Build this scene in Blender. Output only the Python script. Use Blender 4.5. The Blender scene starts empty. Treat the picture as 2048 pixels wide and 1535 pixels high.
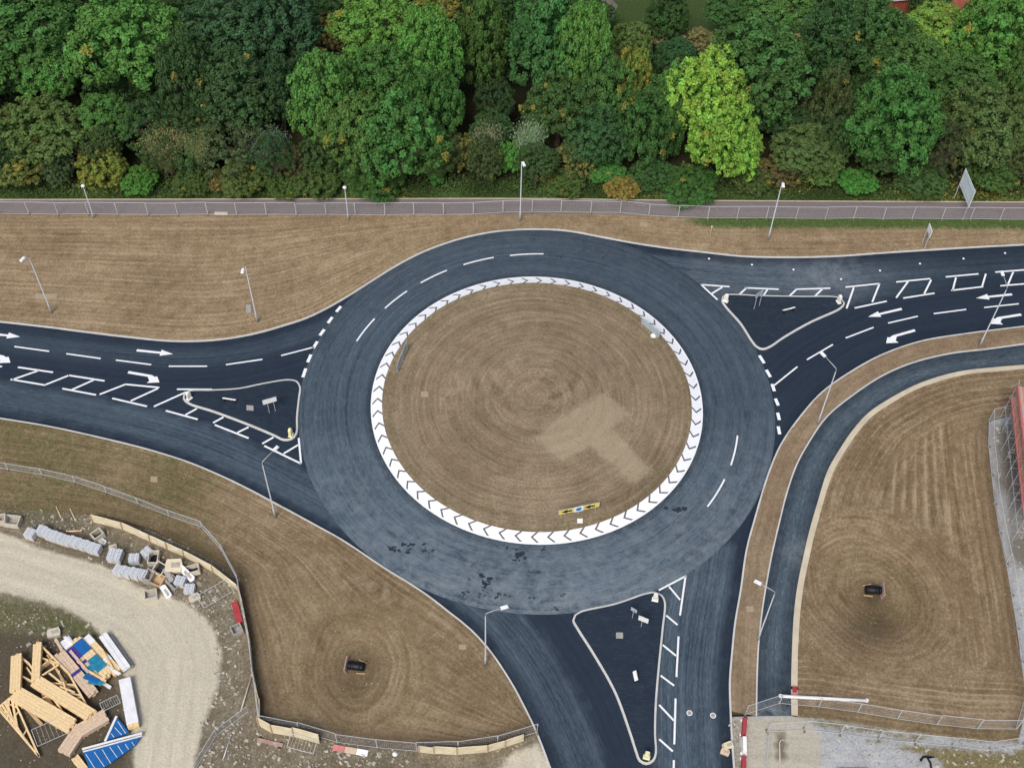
import bpy, bmesh, math, random
import numpy as np
from mathutils import Vector, Matrix
from mathutils.geometry import delaunay_2d_cdt

rnd = random.Random(11)
rng = np.random.default_rng(11)
scene = bpy.context.scene

# ------------------------------------------------------------------ camera
CAM_H = 111.5
TILT = 0.652207            # from straight down
ROLL = 0.025343
FPX = 2600.0               # focal length in photo pixels (2048 wide)
cam_data = bpy.data.cameras.new("camera")
cam = bpy.data.objects.new("camera", cam_data)
scene.collection.objects.link(cam)
cam.location = (0, 0, CAM_H)
cam.rotation_euler = (Matrix.Rotation(TILT, 3, 'X') @ Matrix.Rotation(ROLL, 3, 'Z')).to_euler()
cam_data.sensor_width = 36.0
cam_data.lens = 36.0 * FPX / 2048.0
cam_data.clip_start = 1.0
cam_data.clip_end = 5000.0
scene.camera = cam

# ------------------------------------------------------------------ world + sun (bright overcast)
SUN_EL, SUN_AZ = math.radians(52), math.radians(200)   # azimuth clockwise from +Y (north)
world = bpy.data.worlds.new("World")
scene.world = world
world.use_nodes = True
wn = world.node_tree
sky = wn.nodes.new("ShaderNodeTexSky")
sky.sky_type = 'NISHITA'
sky.sun_disc = False
sky.sun_elevation = SUN_EL
sky.sun_rotation = SUN_AZ
sky.air_density = 0.9
sky.dust_density = 4.0
sky.ozone_density = 1.0
bg = wn.nodes["Background"]
bg.inputs["Strength"].default_value = 0.10
wn.links.new(sky.outputs["Color"], bg.inputs["Color"])
sun_data = bpy.data.lights.new("sun", 'SUN')
sun_data.energy = 1.5
sun_data.angle = math.radians(20)
sun_data.color = (1.0, 0.985, 0.96)
sun = bpy.data.objects.new("sun", sun_data)
scene.collection.objects.link(sun)
sun.location = (0, 0, 150)
d = Vector((math.sin(SUN_AZ) * math.cos(SUN_EL), math.cos(SUN_AZ) * math.cos(SUN_EL), math.sin(SUN_EL)))
sun.rotation_euler = d.to_track_quat('Z', 'Y').to_euler()
scene.view_settings.view_transform = 'Standard'
scene.view_settings.look = 'None'
scene.view_settings.gamma = 1.0
scene.view_settings.use_curve_mapping = False
scene.view_settings.exposure = 0.45
scene.render.engine = 'CYCLES'

# ------------------------------------------------------------------ survey helper: photo pixel -> point on a level plane
_ct, _st, _cr, _sr = math.cos(TILT), math.sin(TILT), math.cos(ROLL), math.sin(ROLL)
def G(px, py, z=0.0):
    X, Y = px - 1024.0, py - 767.5
    X, Y = _cr * X + _sr * Y, -_sr * X + _cr * Y
    dx, dy = X / FPX, -Y / FPX
    vy, vz = dy * _ct + _st, dy * _st - _ct
    k = (CAM_H - z) / -vz
    return Vector((dx * k, vy * k, z))
def GP(pts, z=0.0):
    return [tuple(G(x, y, z)[:2]) for x, y in pts]
def zz(ox, oy, s, pts):
    return [(ox + x / s, oy + y / s) for x, y in pts]

# ------------------------------------------------------------------ scene helpers
COL = scene.collection
def tag(o, label=None, cat=None, group=None, kind=None):
    if label: o["label"] = label
    if cat: o["category"] = cat
    if group: o["group"] = group
    if kind: o["kind"] = kind
    return o
def link(o, parent=None):
    COL.objects.link(o)
    if parent is not None: o.parent = parent
    return o
def empty(name, loc=(0, 0, 0), rz=0.0):
    o = bpy.data.objects.new(name, None)
    o.empty_display_size = 0.3
    o.location = loc
    o.rotation_euler = (0, 0, rz)
    return link(o)
def thing(name, label, cat, loc=(0, 0, 0), rz=0.0, group=None):
    return tag(empty(name, loc, rz), label, cat, group)
def dup(o, parent=None):
    c = o.copy()
    COL.objects.link(c)
    c.parent = parent
    for ch in list(o.children):
        dup(ch, c)
    return c
def obj(name, me, mat=None, parent=None, smooth=False):
    o = bpy.data.objects.new(name, me)
    if mat is not None and not me.materials:
        me.materials.append(mat)
    if smooth:
        me.polygons.foreach_set("use_smooth", [True] * len(me.polygons))
    return link(o, parent)

class MB:
    """collects boxes, tubes and sheets into one mesh"""
    def __init__(s): s.v = []; s.f = []
    def add(s, v, f):
        n = len(s.v); s.v += [tuple(p) for p in v]; s.f += [tuple(i + n for i in q) for q in f]; return s
    def box(s, c, size, rot=None, taper=1.0):
        x, y, z = size[0] / 2, size[1] / 2, size[2] / 2
        P = [(-x, -y, -z), (x, -y, -z), (x, y, -z), (-x, y, -z),
             (-x * taper, -y * taper, z), (x * taper, -y * taper, z), (x * taper, y * taper, z), (-x * taper, y * taper, z)]
        if rot is not None: P = [rot @ Vector(p) for p in P]
        return s.add([(p[0] + c[0], p[1] + c[1], p[2] + c[2]) for p in P],
                     [(0, 3, 2, 1), (4, 5, 6, 7), (0, 1, 5, 4), (1, 2, 6, 5), (2, 3, 7, 6), (3, 0, 4, 7)])
    def bar(s, a, b, w, h=None):
        a, b = Vector(a), Vector(b); h = h or w
        dv = b - a; L = dv.length
        if L < 1e-6: return s
        q = dv.to_track_quat('X', 'Z').to_matrix()
        return s.box((a + b) / 2, (L, w, h), q)
    def tube(s, pts, rad, n=8, cap=True):
        pts = [Vector(p) for p in pts]
        if not hasattr(rad, '__len__'): rad = [rad] * len(pts)
        rings = []
        for i, p in enumerate(pts):
            t = (pts[min(i + 1, len(pts) - 1)] - pts[max(i - 1, 0)]).normalized()
            u = t.cross(Vector((0, 0, 1)))
            if u.length < 1e-3: u = t.cross(Vector((0, 1, 0)))
            u.normalize(); w = u.cross(t)
            rings.append([p + (u * math.cos(2 * math.pi * k / n) + w * math.sin(2 * math.pi * k / n)) * rad[i] for k in range(n)])
        v = [q for r in rings for q in r]; f = []
        for i in range(len(pts) - 1):
            for k in range(n):
                a, b = i * n + k, i * n + (k + 1) % n
                f.append((a, b, b + n, a + n))
        if cap:
            f.append(tuple(range(n))); f.append(tuple(range(len(v) - 1, len(v) - n - 1, -1)))
        return s.add(v, f)
    def prism(s, poly, z0, z1):
        n = len(poly)
        v = [(x, y, z0) for x, y in poly] + [(x, y, z1) for x, y in poly]
        f = [tuple(range(n - 1, -1, -1)), tuple(range(n, 2 * n))] + [(i, (i + 1) % n, n + (i + 1) % n, n + i) for i in range(n)]
        return s.add(v, f)
    def mesh(s, name):
        me = bpy.data.meshes.new(name)
        me.from_pydata(s.v, [], s.f); me.update()
        bm = bmesh.new(); bm.from_mesh(me); bmesh.ops.recalc_face_normals(bm, faces=bm.faces); bm.to_mesh(me); bm.free()
        return me
    def build(s, name, mat, parent=None, smooth=False):
        return obj(name, s.mesh(name), mat, parent, smooth)

def smooth(pts, closed=False, step=0.7):
    P = [np.array(p, float) for p in pts]; n = len(P); out = []
    for i in range(n if closed else n - 1):
        if closed: p0, p1, p2, p3 = P[(i - 1) % n], P[i], P[(i + 1) % n], P[(i + 2) % n]
        else: p0, p1, p2, p3 = P[max(i - 1, 0)], P[i], P[i + 1], P[min(i + 2, n - 1)]
        a1 = max(np.linalg.norm(p2 - p1), 1e-6) ** .5; a0 = max(np.linalg.norm(p1 - p0), 1e-6) ** .5; a2 = max(np.linalg.norm(p3 - p2), 1e-6) ** .5
        if not closed and i == 0: a0 = a1; p0 = 2 * p1 - p2
        if not closed and i == n - 2: a2 = a1; p3 = 2 * p2 - p1
        t0, t1 = 0, a0; t2, t3 = t1 + a1, t1 + a1 + a2
        k = max(1, int(np.linalg.norm(p2 - p1) / step))
        for j in range(k):
            t = t1 + (t2 - t1) * j / k
            A1 = (t1 - t) / (t1 - t0) * p0 + (t - t0) / (t1 - t0) * p1
            A2 = (t2 - t) / (t2 - t1) * p1 + (t - t1) / (t2 - t1) * p2
            A3 = (t3 - t) / (t3 - t2) * p2 + (t - t2) / (t3 - t2) * p3
            B1 = (t2 - t) / (t2 - t0) * A1 + (t - t0) / (t2 - t0) * A2
            B2 = (t3 - t) / (t3 - t1) * A2 + (t - t1) / (t3 - t1) * A3
            out.append((t2 - t) / (t2 - t1) * B1 + (t - t1) / (t2 - t1) * B2)
    if not closed: out.append(P[-1])
    return np.array(out)

def offset(P, dist, closed=False):
    P = np.asarray(P); n = len(P)
    if closed: T = np.roll(P, -1, 0) - np.roll(P, 1, 0)
    else: T = np.gradient(P, axis=0)
    T = T / np.maximum(np.linalg.norm(T, axis=1, keepdims=True), 1e-9)
    return P + np.stack([-T[:, 1], T[:, 0]], 1) * dist

def ribbon(name, P, profile, mat, parent=None, closed=False, smooth_shade=False):
    """profile: list of (offset to the left, z)"""
    rows = [np.c_[offset(P, o, closed), np.full(len(P), z)] for o, z in profile]
    n, m = len(P), len(rows)
    v = [tuple(rows[j][i]) for i in range(n) for j in range(m)]
    f = []
    for i in range(n if closed else n - 1):
        for j in range(m - 1):
            a = i * m + j; b = ((i + 1) % n) * m + j
            f.append((a, b, b + 1, a + 1))
    return MB().add(v, f).build(name, mat, parent)

def seg_dist(Q, P, closed=False):
    """distance from points Q to polyline P, arclength of the foot and signed side"""
    P = np.asarray(P)
    A = P if closed else P[:-1]; B = np.roll(P, -1, 0) if closed else P[1:]
    L = np.linalg.norm(B - A, axis=1); S = np.r_[0, np.cumsum(L)[:-1]]
    best = np.full(len(Q), 1e9); arc = np.zeros(len(Q))
    for a, b, l, s in zip(A, B, L, S):
        if l < 1e-9: continue
        t = np.clip(((Q - a) @ (b - a)) / l ** 2, 0, 1)
        dd = np.hypot(*(Q - a - t[:, None] * (b - a)).T)
        k = dd < best
        best[k] = dd[k]; arc[k] = s + t[k] * l
    return best, arc
def inside(Q, P):
    P = np.asarray(P); x, y = Q[:, 0], Q[:, 1]
    r = np.zeros(len(Q), bool)
    for (x1, y1), (x2, y2) in zip(P, np.roll(P, -1, 0)):
        c = ((y1 > y) != (y2 > y))
        if y1 != y2: r ^= c & (x < (x2 - x1) * (y - y1) / (y2 - y1) + x1)
    return r
def sdist(Q, P):
    dd, _ = seg_dist(Q, P, True)
    return np.where(inside(Q, P), -dd, dd)
def sstep(a, b, x):
    t = np.clip((x - a) / (b - a), 0, 1); return t * t * (3 - 2 * t)
def pmask(Q, px_poly, soft=1.0):
    return 1 - sstep(-soft, soft, sdist(Q, GP(px_poly)))

def vnoise(x, y, seed=0):
    def h(i, j):
        n = (i * 374761393 + j * 668265263 + seed * 974634777) & 0xffffffff
        n = ((n ^ (n >> 13)) * 1274126177) & 0xffffffff
        return ((n ^ (n >> 16)) & 0xffff) / 65535.0
    xi, yi = np.floor(x).astype(np.int64), np.floor(y).astype(np.int64)
    fx, fy = x - xi, y - yi
    fx, fy = fx * fx * (3 - 2 * fx), fy * fy * (3 - 2 * fy)
    return (h(xi, yi) * (1 - fx) + h(xi + 1, yi) * fx) * (1 - fy) + (h(xi, yi + 1) * (1 - fx) + h(xi + 1, yi + 1) * fx) * fy

def fill(name, outline, mat, z=0.0, step=1.0, attrs=None, zfun=None, parent=None, skirt=0.0):
    """a triangulated sheet inside the outline, with per-vertex survey attributes"""
    O = np.asarray(outline, float)
    keep = [0]
    for i in range(1, len(O)):
        if np.linalg.norm(O[i] - O[keep[-1]]) > 0.03: keep.append(i)
    O = O[keep]
    if np.linalg.norm(O[0] - O[-1]) < 0.03: O = O[:-1]
    lo, hi = O.min(0), O.max(0)
    gx, gy = np.meshgrid(np.arange(lo[0], hi[0], step), np.arange(lo[1], hi[1], step * .9))
    gx = gx + (np.arange(gx.shape[0])[:, None] % 2) * step * .5
    Q = np.c_[gx.ravel(), gy.ravel()] + rng.uniform(-.12, .12, (gx.size, 2)) * step
    Q = Q[inside(Q, O)]
    if len(Q):
        dd, _ = seg_dist(Q, O, True); Q = Q[dd > step * .45]
    V = np.r_[O, Q]; n = len(O)
    r = delaunay_2d_cdt([Vector(p) for p in V], [(i, (i + 1) % n) for i in range(n)], [], 1, 1e-5)
    XY = np.array([tuple(p) for p in r[0]]); F = [tuple(f) for f in r[2]]
    Z = np.full(len(XY), z)
    if zfun is not None: Z = zfun(XY)
    me = bpy.data.meshes.new(name)
    me.from_pydata(np.c_[XY, Z].tolist(), [], F); me.update()
    if len(me.polygons) and sum(p.normal.z for p in me.polygons) < 0: me.flip_normals()
    if attrs is not None:
        for k, val in attrs(XY).items():
            a = me.attributes.new(k, 'FLOAT_VECTOR', 'POINT')
            a.data.foreach_set("vector", np.ascontiguousarray(val, dtype=np.float32).ravel())
    return obj(name, me, mat, parent, smooth=True)

# ------------------------------------------------------------------ node helpers
def lin(r, g, b):
    f = lambda c: (c / 255 / 12.92) if c / 255 <= 0.04045 else ((c / 255 + 0.055) / 1.055) ** 2.4
    return (f(r), f(g), f(b), 1.0)
class NT:
    def __init__(s, name):
        s.m = bpy.data.materials.new(name); s.m.use_nodes = True
        s.t = s.m.node_tree; s.b = s.t.nodes["Principled BSDF"]; s.out = s.t.nodes["Material Output"]
    def n(s, typ, props=None, **ins):
        nd = s.t.nodes.new("ShaderNode" + typ)
        for k, v in (props or {}).items(): setattr(nd, k, v)
        for k, v in ins.items():
            k = k.replace("_", " ") if k not in nd.inputs else k
            s.set(nd.inputs[k], v)
        return nd
    def set(s, sock, v):
        if isinstance(v, bpy.types.NodeSocket): s.t.links.new(v, sock)
        else: sock.default_value = v
    def math(s, op, a, b=None, clamp=False):
        nd = s.t.nodes.new("ShaderNodeMath"); nd.operation = op; nd.use_clamp = clamp
        s.set(nd.inputs[0], a)
        if b is not None: s.set(nd.inputs[1], b)
        return nd.outputs[0]
    def mix(s, fac, a, b, mode='MIX'):
        nd = s.t.nodes.new("ShaderNodeMix"); nd.data_type = 'RGBA'; nd.blend_type = mode; nd.clamp_factor = True
        s.set(nd.inputs[0], fac); s.set(nd.inputs[6], a); s.set(nd.inputs[7], b)
        return nd.outputs[2]
    def ramp(s, fac, stops):
        nd = s.t.nodes.new("ShaderNodeValToRGB"); e = nd.color_ramp.elements
        while len(e) < len(stops): e.new(0.5)
        for q, (p, c) in zip(e, stops):
            q.position = p; q.color = c if hasattr(c, '__len__') else (c, c, c, 1)
        s.set(nd.inputs[0], fac); return nd.outputs[0]
    def noise(s, vec, scale, detail=4.0, rough=0.55, dist=0.0):
        nd = s.n("TexNoise", Scale=scale, Detail=detail, Roughness=rough, Distortion=dist)
        if vec is not None: s.set(nd.inputs["Vector"], vec)
        return nd.outputs["Fac"]
    def attr(s, name):
        return s.n("Attribute", {"attribute_name": name}).outputs["Vector"]
    def sep(s, v):
        nd = s.n("SeparateXYZ"); s.set(nd.inputs[0], v); return nd.outputs
    def comb(s, x, y, z=0.0):
        nd = s.n("CombineXYZ"); s.set(nd.inputs[0], x); s.set(nd.inputs[1], y); s.set(nd.inputs[2], z); return nd.outputs[0]
    def geo(s):
        return s.n("NewGeometry").outputs["Position"]
    def bump(s, h, strength=0.5, dist=0.05):
        nd = s.n("Bump", Strength=strength, Distance=dist, Height=h); s.set(s.b.inputs["Normal"], nd.outputs[0])
    def fin(s, col, rough=0.9, spec=0.2):
        s.set(s.b.inputs["Base Color"], col); s.set(s.b.inputs["Roughness"], rough)
        s.b.inputs["Specular IOR Level"].default_value = spec
        return s.m

def plain(name, rgb, rough=0.6, metal=0.0, var=0.12, scale=3.0, spec=0.3):
    t = NT(name); c = lin(*rgb)
    nz = t.noise(t.n("TexCoord").outputs["Object"], scale, 5, .6)
    k = t.ramp(nz, [(0.3, 1 - var), (0.7, 1 + var)])
    col = t.mix(1.0, c, k, 'MULTIPLY')
    t.b.inputs["Metallic"].default_value = metal
    return t.fin(col, rough, spec)
# ------------------------------------------------------------------ ground materials
def streak(t, attr_name, fu, fv, seed, wob=0.0):
    f = t.sep(t.attr(attr_name)); d_ = f[1]
    if wob: d_ = t.math('ADD', d_, t.math('MULTIPLY', t.noise(t.geo(), 0.22, 2), wob))
    v = t.comb(t.math('MULTIPLY', f[0], fu), t.math('MULTIPLY', d_, fv), seed)
    return t.noise(v, 1.0, 5.0, 0.62, 0.25), f[2]
def soil_mat(name, dark, mid, light, grass=(86, 92, 46), pale=(176, 164, 138), damp_shade=(70, 58, 42), fv=1.5, ks=1.1, stones=0.5, sat=0.90, gain=1.0, fl=.6):
    t = NT(name); P = t.geo()
    big = t.noise(P, 0.11, 4, .6); med = t.noise(P, 0.8, 4, .6); fine = t.noise(P, 4.5, 6, .72)
    s1, k1 = streak(t, "flow", 0.07, fv, 3.1, .5); s2, k2 = streak(t, "flow2", 0.10, fv * 0.8, 7.7, .5); s3, _ = streak(t, "flow", 0.12, fv * 3.2, 2.2, .5)
    brk = t.ramp(t.noise(P, 0.16, 3, .6), [(0.34, 0.5), (0.60, 1.1)]); k1 = t.math('MULTIPLY', k1, brk); k2 = t.math('MULTIPLY', k2, brk)
    M = t.sep(t.attr("mask"))
    def c(x, w): return t.math('MULTIPLY', t.math('SUBTRACT', x, 0.5), w)
    tone = t.math('ADD', t.math('ADD', c(big, .55), c(med, .6)), t.math('ADD', c(fine, 1.25), 0.5))
    tone = t.math('ADD', tone, t.math('MULTIPLY', c(s1, ks), k1))
    tone = t.math('ADD', tone, t.math('MULTIPLY', c(s2, ks * 1.1), k2))
    tone = t.math('ADD', tone, t.math('MULTIPLY', c(s3, fl), k1))
    rk = t.sep(t.attr("rake"))
    rw = t.math('ADD', rk[0], t.math('MULTIPLY', t.noise(P, 0.5, 2), .35))
    rg = t.math('POWER', t.math('ADD', t.math('MULTIPLY', t.math('SINE', t.math('MULTIPLY', rw, 6.2832)), .5), .5), 2.5)
    rg = t.math('MULTIPLY', t.math('SUBTRACT', rg, .3), t.math('MULTIPLY', rk[1], t.ramp(t.noise(P, 0.3, 4, .65), [(0.35, .25), (0.65, 1.0)])))
    tone = t.math('ADD', tone, rg)
    col = t.ramp(tone, [(0.18, lin(*dark)), (0.5, lin(*mid)), (0.82, lin(*light))])
    def soft(m, nz, w, sharp):
        a = t.math('ADD', m, c(nz, w)); a = t.math('SUBTRACT', a, 0.5)
        return t.math('ADD', t.math('MULTIPLY', a, sharp), 0.5, clamp=True)
    ptone = t.ramp(fine, [(0.3, lin(*[int(x * .90) for x in pale])), (0.7, lin(*[min(255, int(x * 1.05)) for x in pale]))])
    ptone = t.mix(1.0, ptone, t.ramp(t.math('ADD', s1, c(med, .3)), [(0.3, .86), (0.7, 1.06)]), 'MULTIPLY')
    col = t.mix(t.math('MULTIPLY', soft(M[1], t.noise(P, 0.55, 7, .7), 1.1, 2.6), .92), col, ptone)
    col = t.mix(t.math('MULTIPLY', soft(M[2], med, 0.9, 1.3), 0.8), col, t.mix(fine, lin(*[int(x * .8) for x in damp_shade]), lin(*[int(x * 1.25) for x in damp_shade])))
    gn = t.noise(P, 1.6, 6, .75)
    gcol = t.ramp(fine, [(0.25, lin(*[int(x * .62) for x in grass])), (0.75, lin(*[min(255, int(x * 1.3)) for x in grass]))])
    col = t.mix(soft(M[0], gn, 1.6, 2.0), col, gcol)
    vo = t.n("TexVoronoi", {"feature": 'F1'}, Scale=2.6); t.set(vo.inputs["Vector"], P)
    st = t.math('LESS_THAN', vo.outputs["Distance"], t.math('MULTIPLY', t.math('POWER', t.noise(P, 0.35, 3), 3.0), stones))
    col = t.mix(t.math('MULTIPLY', st, 0.75), col, lin(186, 174, 152))
    hs = t.n("HueSaturation", Saturation=sat, Value=gain); t.set(hs.inputs["Color"], col); col = t.mix(1.0, hs.outputs[0], (.99, .985, .95, 1), 'MULTIPLY')
    hgt = t.math('ADD', t.math('MULTIPLY', fine, 0.7), t.math('MULTIPLY', t.math('MULTIPLY', s1, k1), 0.6))
    t.bump(hgt, 0.9, 0.12)
    return t.fin(col, 0.95, 0.1)
def asphalt_mat(name, dark, worn, dust, fv=2.2):
    t = NT(name); P = t.geo()
    s1, _ = streak(t, "flow", 0.045, fv, 1.3); s2, _ = streak(t, "flow", 0.02, fv * 3.0, 5.3)
    M = t.sep(t.attr("mask"))
    big = t.noise(P, 0.09, 4, .6); med = t.noise(P, 0.55, 5, .65); fine = t.noise(P, 9.0, 4, .8)
    w = t.math('ADD', t.math('MULTIPLY', t.math('SUBTRACT', s1, 0.5), 1.5), t.math('MULTIPLY', t.math('SUBTRACT', s2, 0.5), 1.5))
    w = t.math('ADD', w, t.math('MULTIPLY', t.math('SUBTRACT', big, 0.5), 0.8))
    w = t.math('ADD', w, t.math('MULTIPLY', t.math('SUBTRACT', med, 0.5), 0.5))
    wear = t.math('MULTIPLY', t.math('ADD', w, 0.62, clamp=True), M[0], clamp=True)
    col = t.mix(wear, lin(*dark), lin(*worn))
    dm = t.math('MULTIPLY', M[1], t.ramp(t.noise(P, 0.7, 7, .75, 0.5), [(0.36, 0.0), (0.68, 1.0)]))
    col = t.mix(dm, col, lin(*dust))
    dk = t.math('MULTIPLY', M[2], t.ramp(med, [(0.3, 0.4), (0.6, 1.0)]))
    col = t.mix(dk, col, lin(*[int(x * .8) for x in dark]))
    col = t.mix(1.0, col, t.ramp(fine, [(0.25, 0.8), (0.75, 1.22)]), 'MULTIPLY')
    # coarse aggregate streaks: short grains drawn out along the laying direction
    ff = t.sep(t.attr("flow")); gr = t.noise(t.comb(t.math('MULTIPLY', ff[0], 1.7), t.math('MULTIPLY', ff[1], 6.5), 4.4), 1.0, 6, .8)
    col = t.mix(t.math('MULTIPLY', M[0], t.ramp(gr, [(0.50, 0.0), (0.74, .6)])), col, lin(*dust))
    col = t.mix(t.math('MULTIPLY', M[0], t.ramp(gr, [(0.28, .6), (0.48, 0.0)])), col, lin(*dark))
    # pale scuffs and fine scratches
    sc = t.n("TexNoise", Scale=1.0, Detail=2.0); f = t.sep(t.attr("flow"))
    t.set(sc.inputs["Vector"], t.comb(t.math('MULTIPLY', f[0], .22), t.math('MULTIPLY', f[1], 6.5), 9.0))
    col = t.mix(t.math('MULTIPLY', t.ramp(sc.outputs["Fac"], [(0.70, 0.0), (0.76, 0.32)]), M[0]), col, lin(*dust))
    t.bump(fine, 0.4, 0.02)
    return t.fin(col, 0.82, 0.22)

M_VERGE = soil_mat("soil_verge", (112, 92, 66), (141, 120, 90), (170, 150, 118), fv=1.3, ks=.95, fl=.75, gain=1.02, grass=(72, 92, 44))
M_FIELD = soil_mat("soil_field", (102, 82, 57), (130, 109, 80), (164, 144, 114), fv=1.5, ks=1.2, gain=.98, fl=1.0)
M_ISLE = soil_mat("soil_island", (108, 92, 70), (136, 118, 93), (164, 146, 120), fv=1.3, ks=1.0, stones=0.3, gain=.95, fl=.8, pale=(168, 152, 124))
M_WEST = soil_mat("soil_west", (102, 84, 58), (130, 110, 81), (160, 140, 110), grass=(88, 90, 50), fv=1.3, ks=1.2, gain=1.0, fl=.9)
M_STRIP = soil_mat("soil_strip", (116, 90, 58), (142, 115, 78), (166, 140, 102), fv=1.0, ks=.8, stones=.25, sat=.74, gain=.90)
M_SITEW = soil_mat("site_dirt", (92, 82, 66), (126, 116, 98), (164, 156, 138), pale=(218, 209, 188), damp_shade=(76, 69, 57), grass=(96, 98, 64), stones=.9, ks=.5, sat=.95, gain=.90)
M_SITEE = soil_mat("site_gravel", (138, 138, 138), (172, 175, 178), (196, 200, 204), pale=(194, 186, 166), damp_shade=(96, 88, 72), grass=(122, 112, 72), stones=.6, ks=.5, sat=.85, gain=.93)
M_GROUND = soil_mat("base_soil", (86, 74, 52), (112, 98, 70), (140, 124, 94), stones=0.2)
M_WOOD = soil_mat("woodland_floor", (34, 36, 22), (48, 50, 28), (68, 66, 40), grass=(60, 80, 36), damp_shade=(34, 32, 24), stones=.1, sat=.85, gain=1.0)
M_ROAD = asphalt_mat("asphalt_new", (28, 39, 53), (84, 99, 110), (118, 126, 131))
M_RING = asphalt_mat("asphalt_roundabout", (35, 47, 60), (90, 106, 117), (128, 138, 143), fv=1.9)
M_TRACK = asphalt_mat("asphalt_cycle_track", (27, 39, 52), (78, 95, 105), (138, 146, 148))
M_ISLAND_TOP = asphalt_mat("asphalt_island", (27, 38, 52), (42, 54, 67), (104, 112, 116))
M_PATH = asphalt_mat("footpath_tarmac", (108, 100, 100), (130, 121, 121), (140, 130, 122), fv=1.2)
M_KERB = plain("kerb_concrete", (196, 195, 190), 0.85, var=0.10, scale=0.8)
M_EDGE = plain("edging_concrete", (196, 184, 160), 0.9, var=0.14, scale=0.5)
def paint_mat(name, rgb):
    t = NT(name); P = t.geo()
    w = t.ramp(t.noise(P, 6.0, 5, .7), [(0.30, 0.82), (0.55, 1.0)])
    col = t.mix(1.0, lin(*rgb), w, 'MULTIPLY')
    return t.fin(col, 0.6, 0.3)
M_PAINT = paint_mat("white_road_paint", (236, 238, 238))
M_CHEV = paint_mat("white_chevron_block", (240, 242, 244))
M_CHEVG = plain("grey_chevron_block", (104, 104, 104), 0.85)

# ------------------------------------------------------------------ survey lines (photo pixels -> ground)
K1px = [(-330, 612), (-160, 628), (0, 645), (90, 655), (171, 665.4), (260, 676), (342, 683.5), (410, 683), (460, 678), (513, 668), (560, 655), (615, 637), (660, 615), (698, 593), (745, 563), (795, 532), (850, 504), (912, 481.6), (950, 472), (990, 464.8), (1030, 461), (1069, 460), (1110, 461), (1147, 465), (1205, 476), (1264, 487), (1330, 497), (1400, 505), (1485, 514), (1550, 516), (1621, 515.7), (1690, 513), (1758, 508), (1850, 502), (1950, 496), (2048, 491), (2200, 484), (2380, 476)]
K2px = [(-330, 787), (-160, 812), (0, 835.5), (102.5, 852.6), (205, 875), (290, 896), (376, 922.7), (444, 951), (500, 978), (547, 1003), (590, 1026), (632, 1049), (684, 1078), (727, 1106), (770, 1135), (808, 1158), (844, 1181), (873, 1202), (899.5, 1223), (923, 1241), (944, 1259), (974, 1291), (993, 1316), (1011, 1343), (1030, 1374), (1048, 1408), (1074, 1461.5), (1102, 1534), (1140, 1640), (1185, 1760)]
K3px = [(2380, 610), (2200, 632), (2048, 652), (1929, 667), (1840, 682), (1758, 711), (1692, 748), (1660, 770), (1633, 793), (1588.5, 846), (1558.8, 891), (1543, 926), (1529, 965), (1508, 1036), (1491, 1100), (1479.5, 1179), (1468, 1246.5), (1462, 1305), (1457.5, 1364), (1459, 1422), (1462, 1481), (1466, 1535), (1474, 1640), (1484, 1760)]
K4px = [(2380, 648), (2200, 670), (2048, 689), (1974, 699), (1900, 708), (1826, 726), (1767, 751), (1707, 790), (1654, 834), (1618, 885), (1594, 929), (1574, 986), (1559, 1045), (1545, 1105), (1532, 1174), (1523, 1234), (1517, 1293), (1514, 1367), (1513, 1432)]
K5px = [(2380, 692), (2200, 712), (2048, 730), (1989, 735), (1915, 744), (1841, 766), (1781.5, 796), (1737, 825.5), (1707, 858), (1677.5, 901), (1653.8, 944), (1636, 1000.7), (1618, 1063), (1606, 1115), (1594, 1174), (1587, 1233.6), (1584, 1293), (1582, 1367), (1582.5, 1430)]
K1, K2, K3, K4, K5 = [smooth(GP(k)) for k in (K1px, K2px, K3px, K4px, K5px)]
ISLE_C = np.array([2.7085, 83.0275]); ISLE_R = 17.70; RING_R = 25.35
ILW = smooth(GP(zz(0, 680, 2.926, [(1240, 290), (1400, 280), (1550, 250), (1690, 230), (1740, 240), (1762, 275), (1755, 350), (1745, 450), (1740, 550), (1710, 583), (1660, 590), (1600, 563), (1450, 500), (1250, 425), (1100, 375), (1070, 345), (1080, 310), (1110, 295)])), True, .35)
ILE = smooth(GP(zz(1348, 380, 2.926, [(300, 612), (520, 617), (740, 621), (950, 625), (985, 640), (1000, 665), (980, 695), (800, 780), (650, 865), (560, 925), (520, 937), (480, 922), (380, 780), (300, 690), (275, 650), (280, 625)])), True, .35)
ILS = smooth(GP(zz(1040, 1100, 3.413, [(410, 415), (650, 360), (860, 290), (920, 283), (970, 305), (995, 350), (980, 550), (955, 800), (935, 1050), (930, 1250), (935, 1390), (915, 1440), (865, 1465), (810, 1440), (785, 1380), (740, 1240), (640, 970), (500, 720), (380, 530), (355, 480), (370, 440)])), True, .35)

def V3(a, b, c=0.0):
    a = np.asarray(a, float); return np.stack([a, np.broadcast_to(b, a.shape), np.broadcast_to(c, a.shape)], 1)
def flow_line(Q, P, k=1.0):
    dd, s = seg_dist(Q, P); return V3(s, dd, k)
def nomask(Q): return V3(np.zeros(len(Q)), 0, 0)

# ------------------------------------------------------------------ the large sheets
big = MB().add([(-900, -500, -0.75), (900, -500, -0.75), (900, 1600, -0.75), (-900, 1600, -0.75)], [(0, 1, 2, 3)]).build("ground", M_GROUND)
tag(big, kind="structure")

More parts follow.
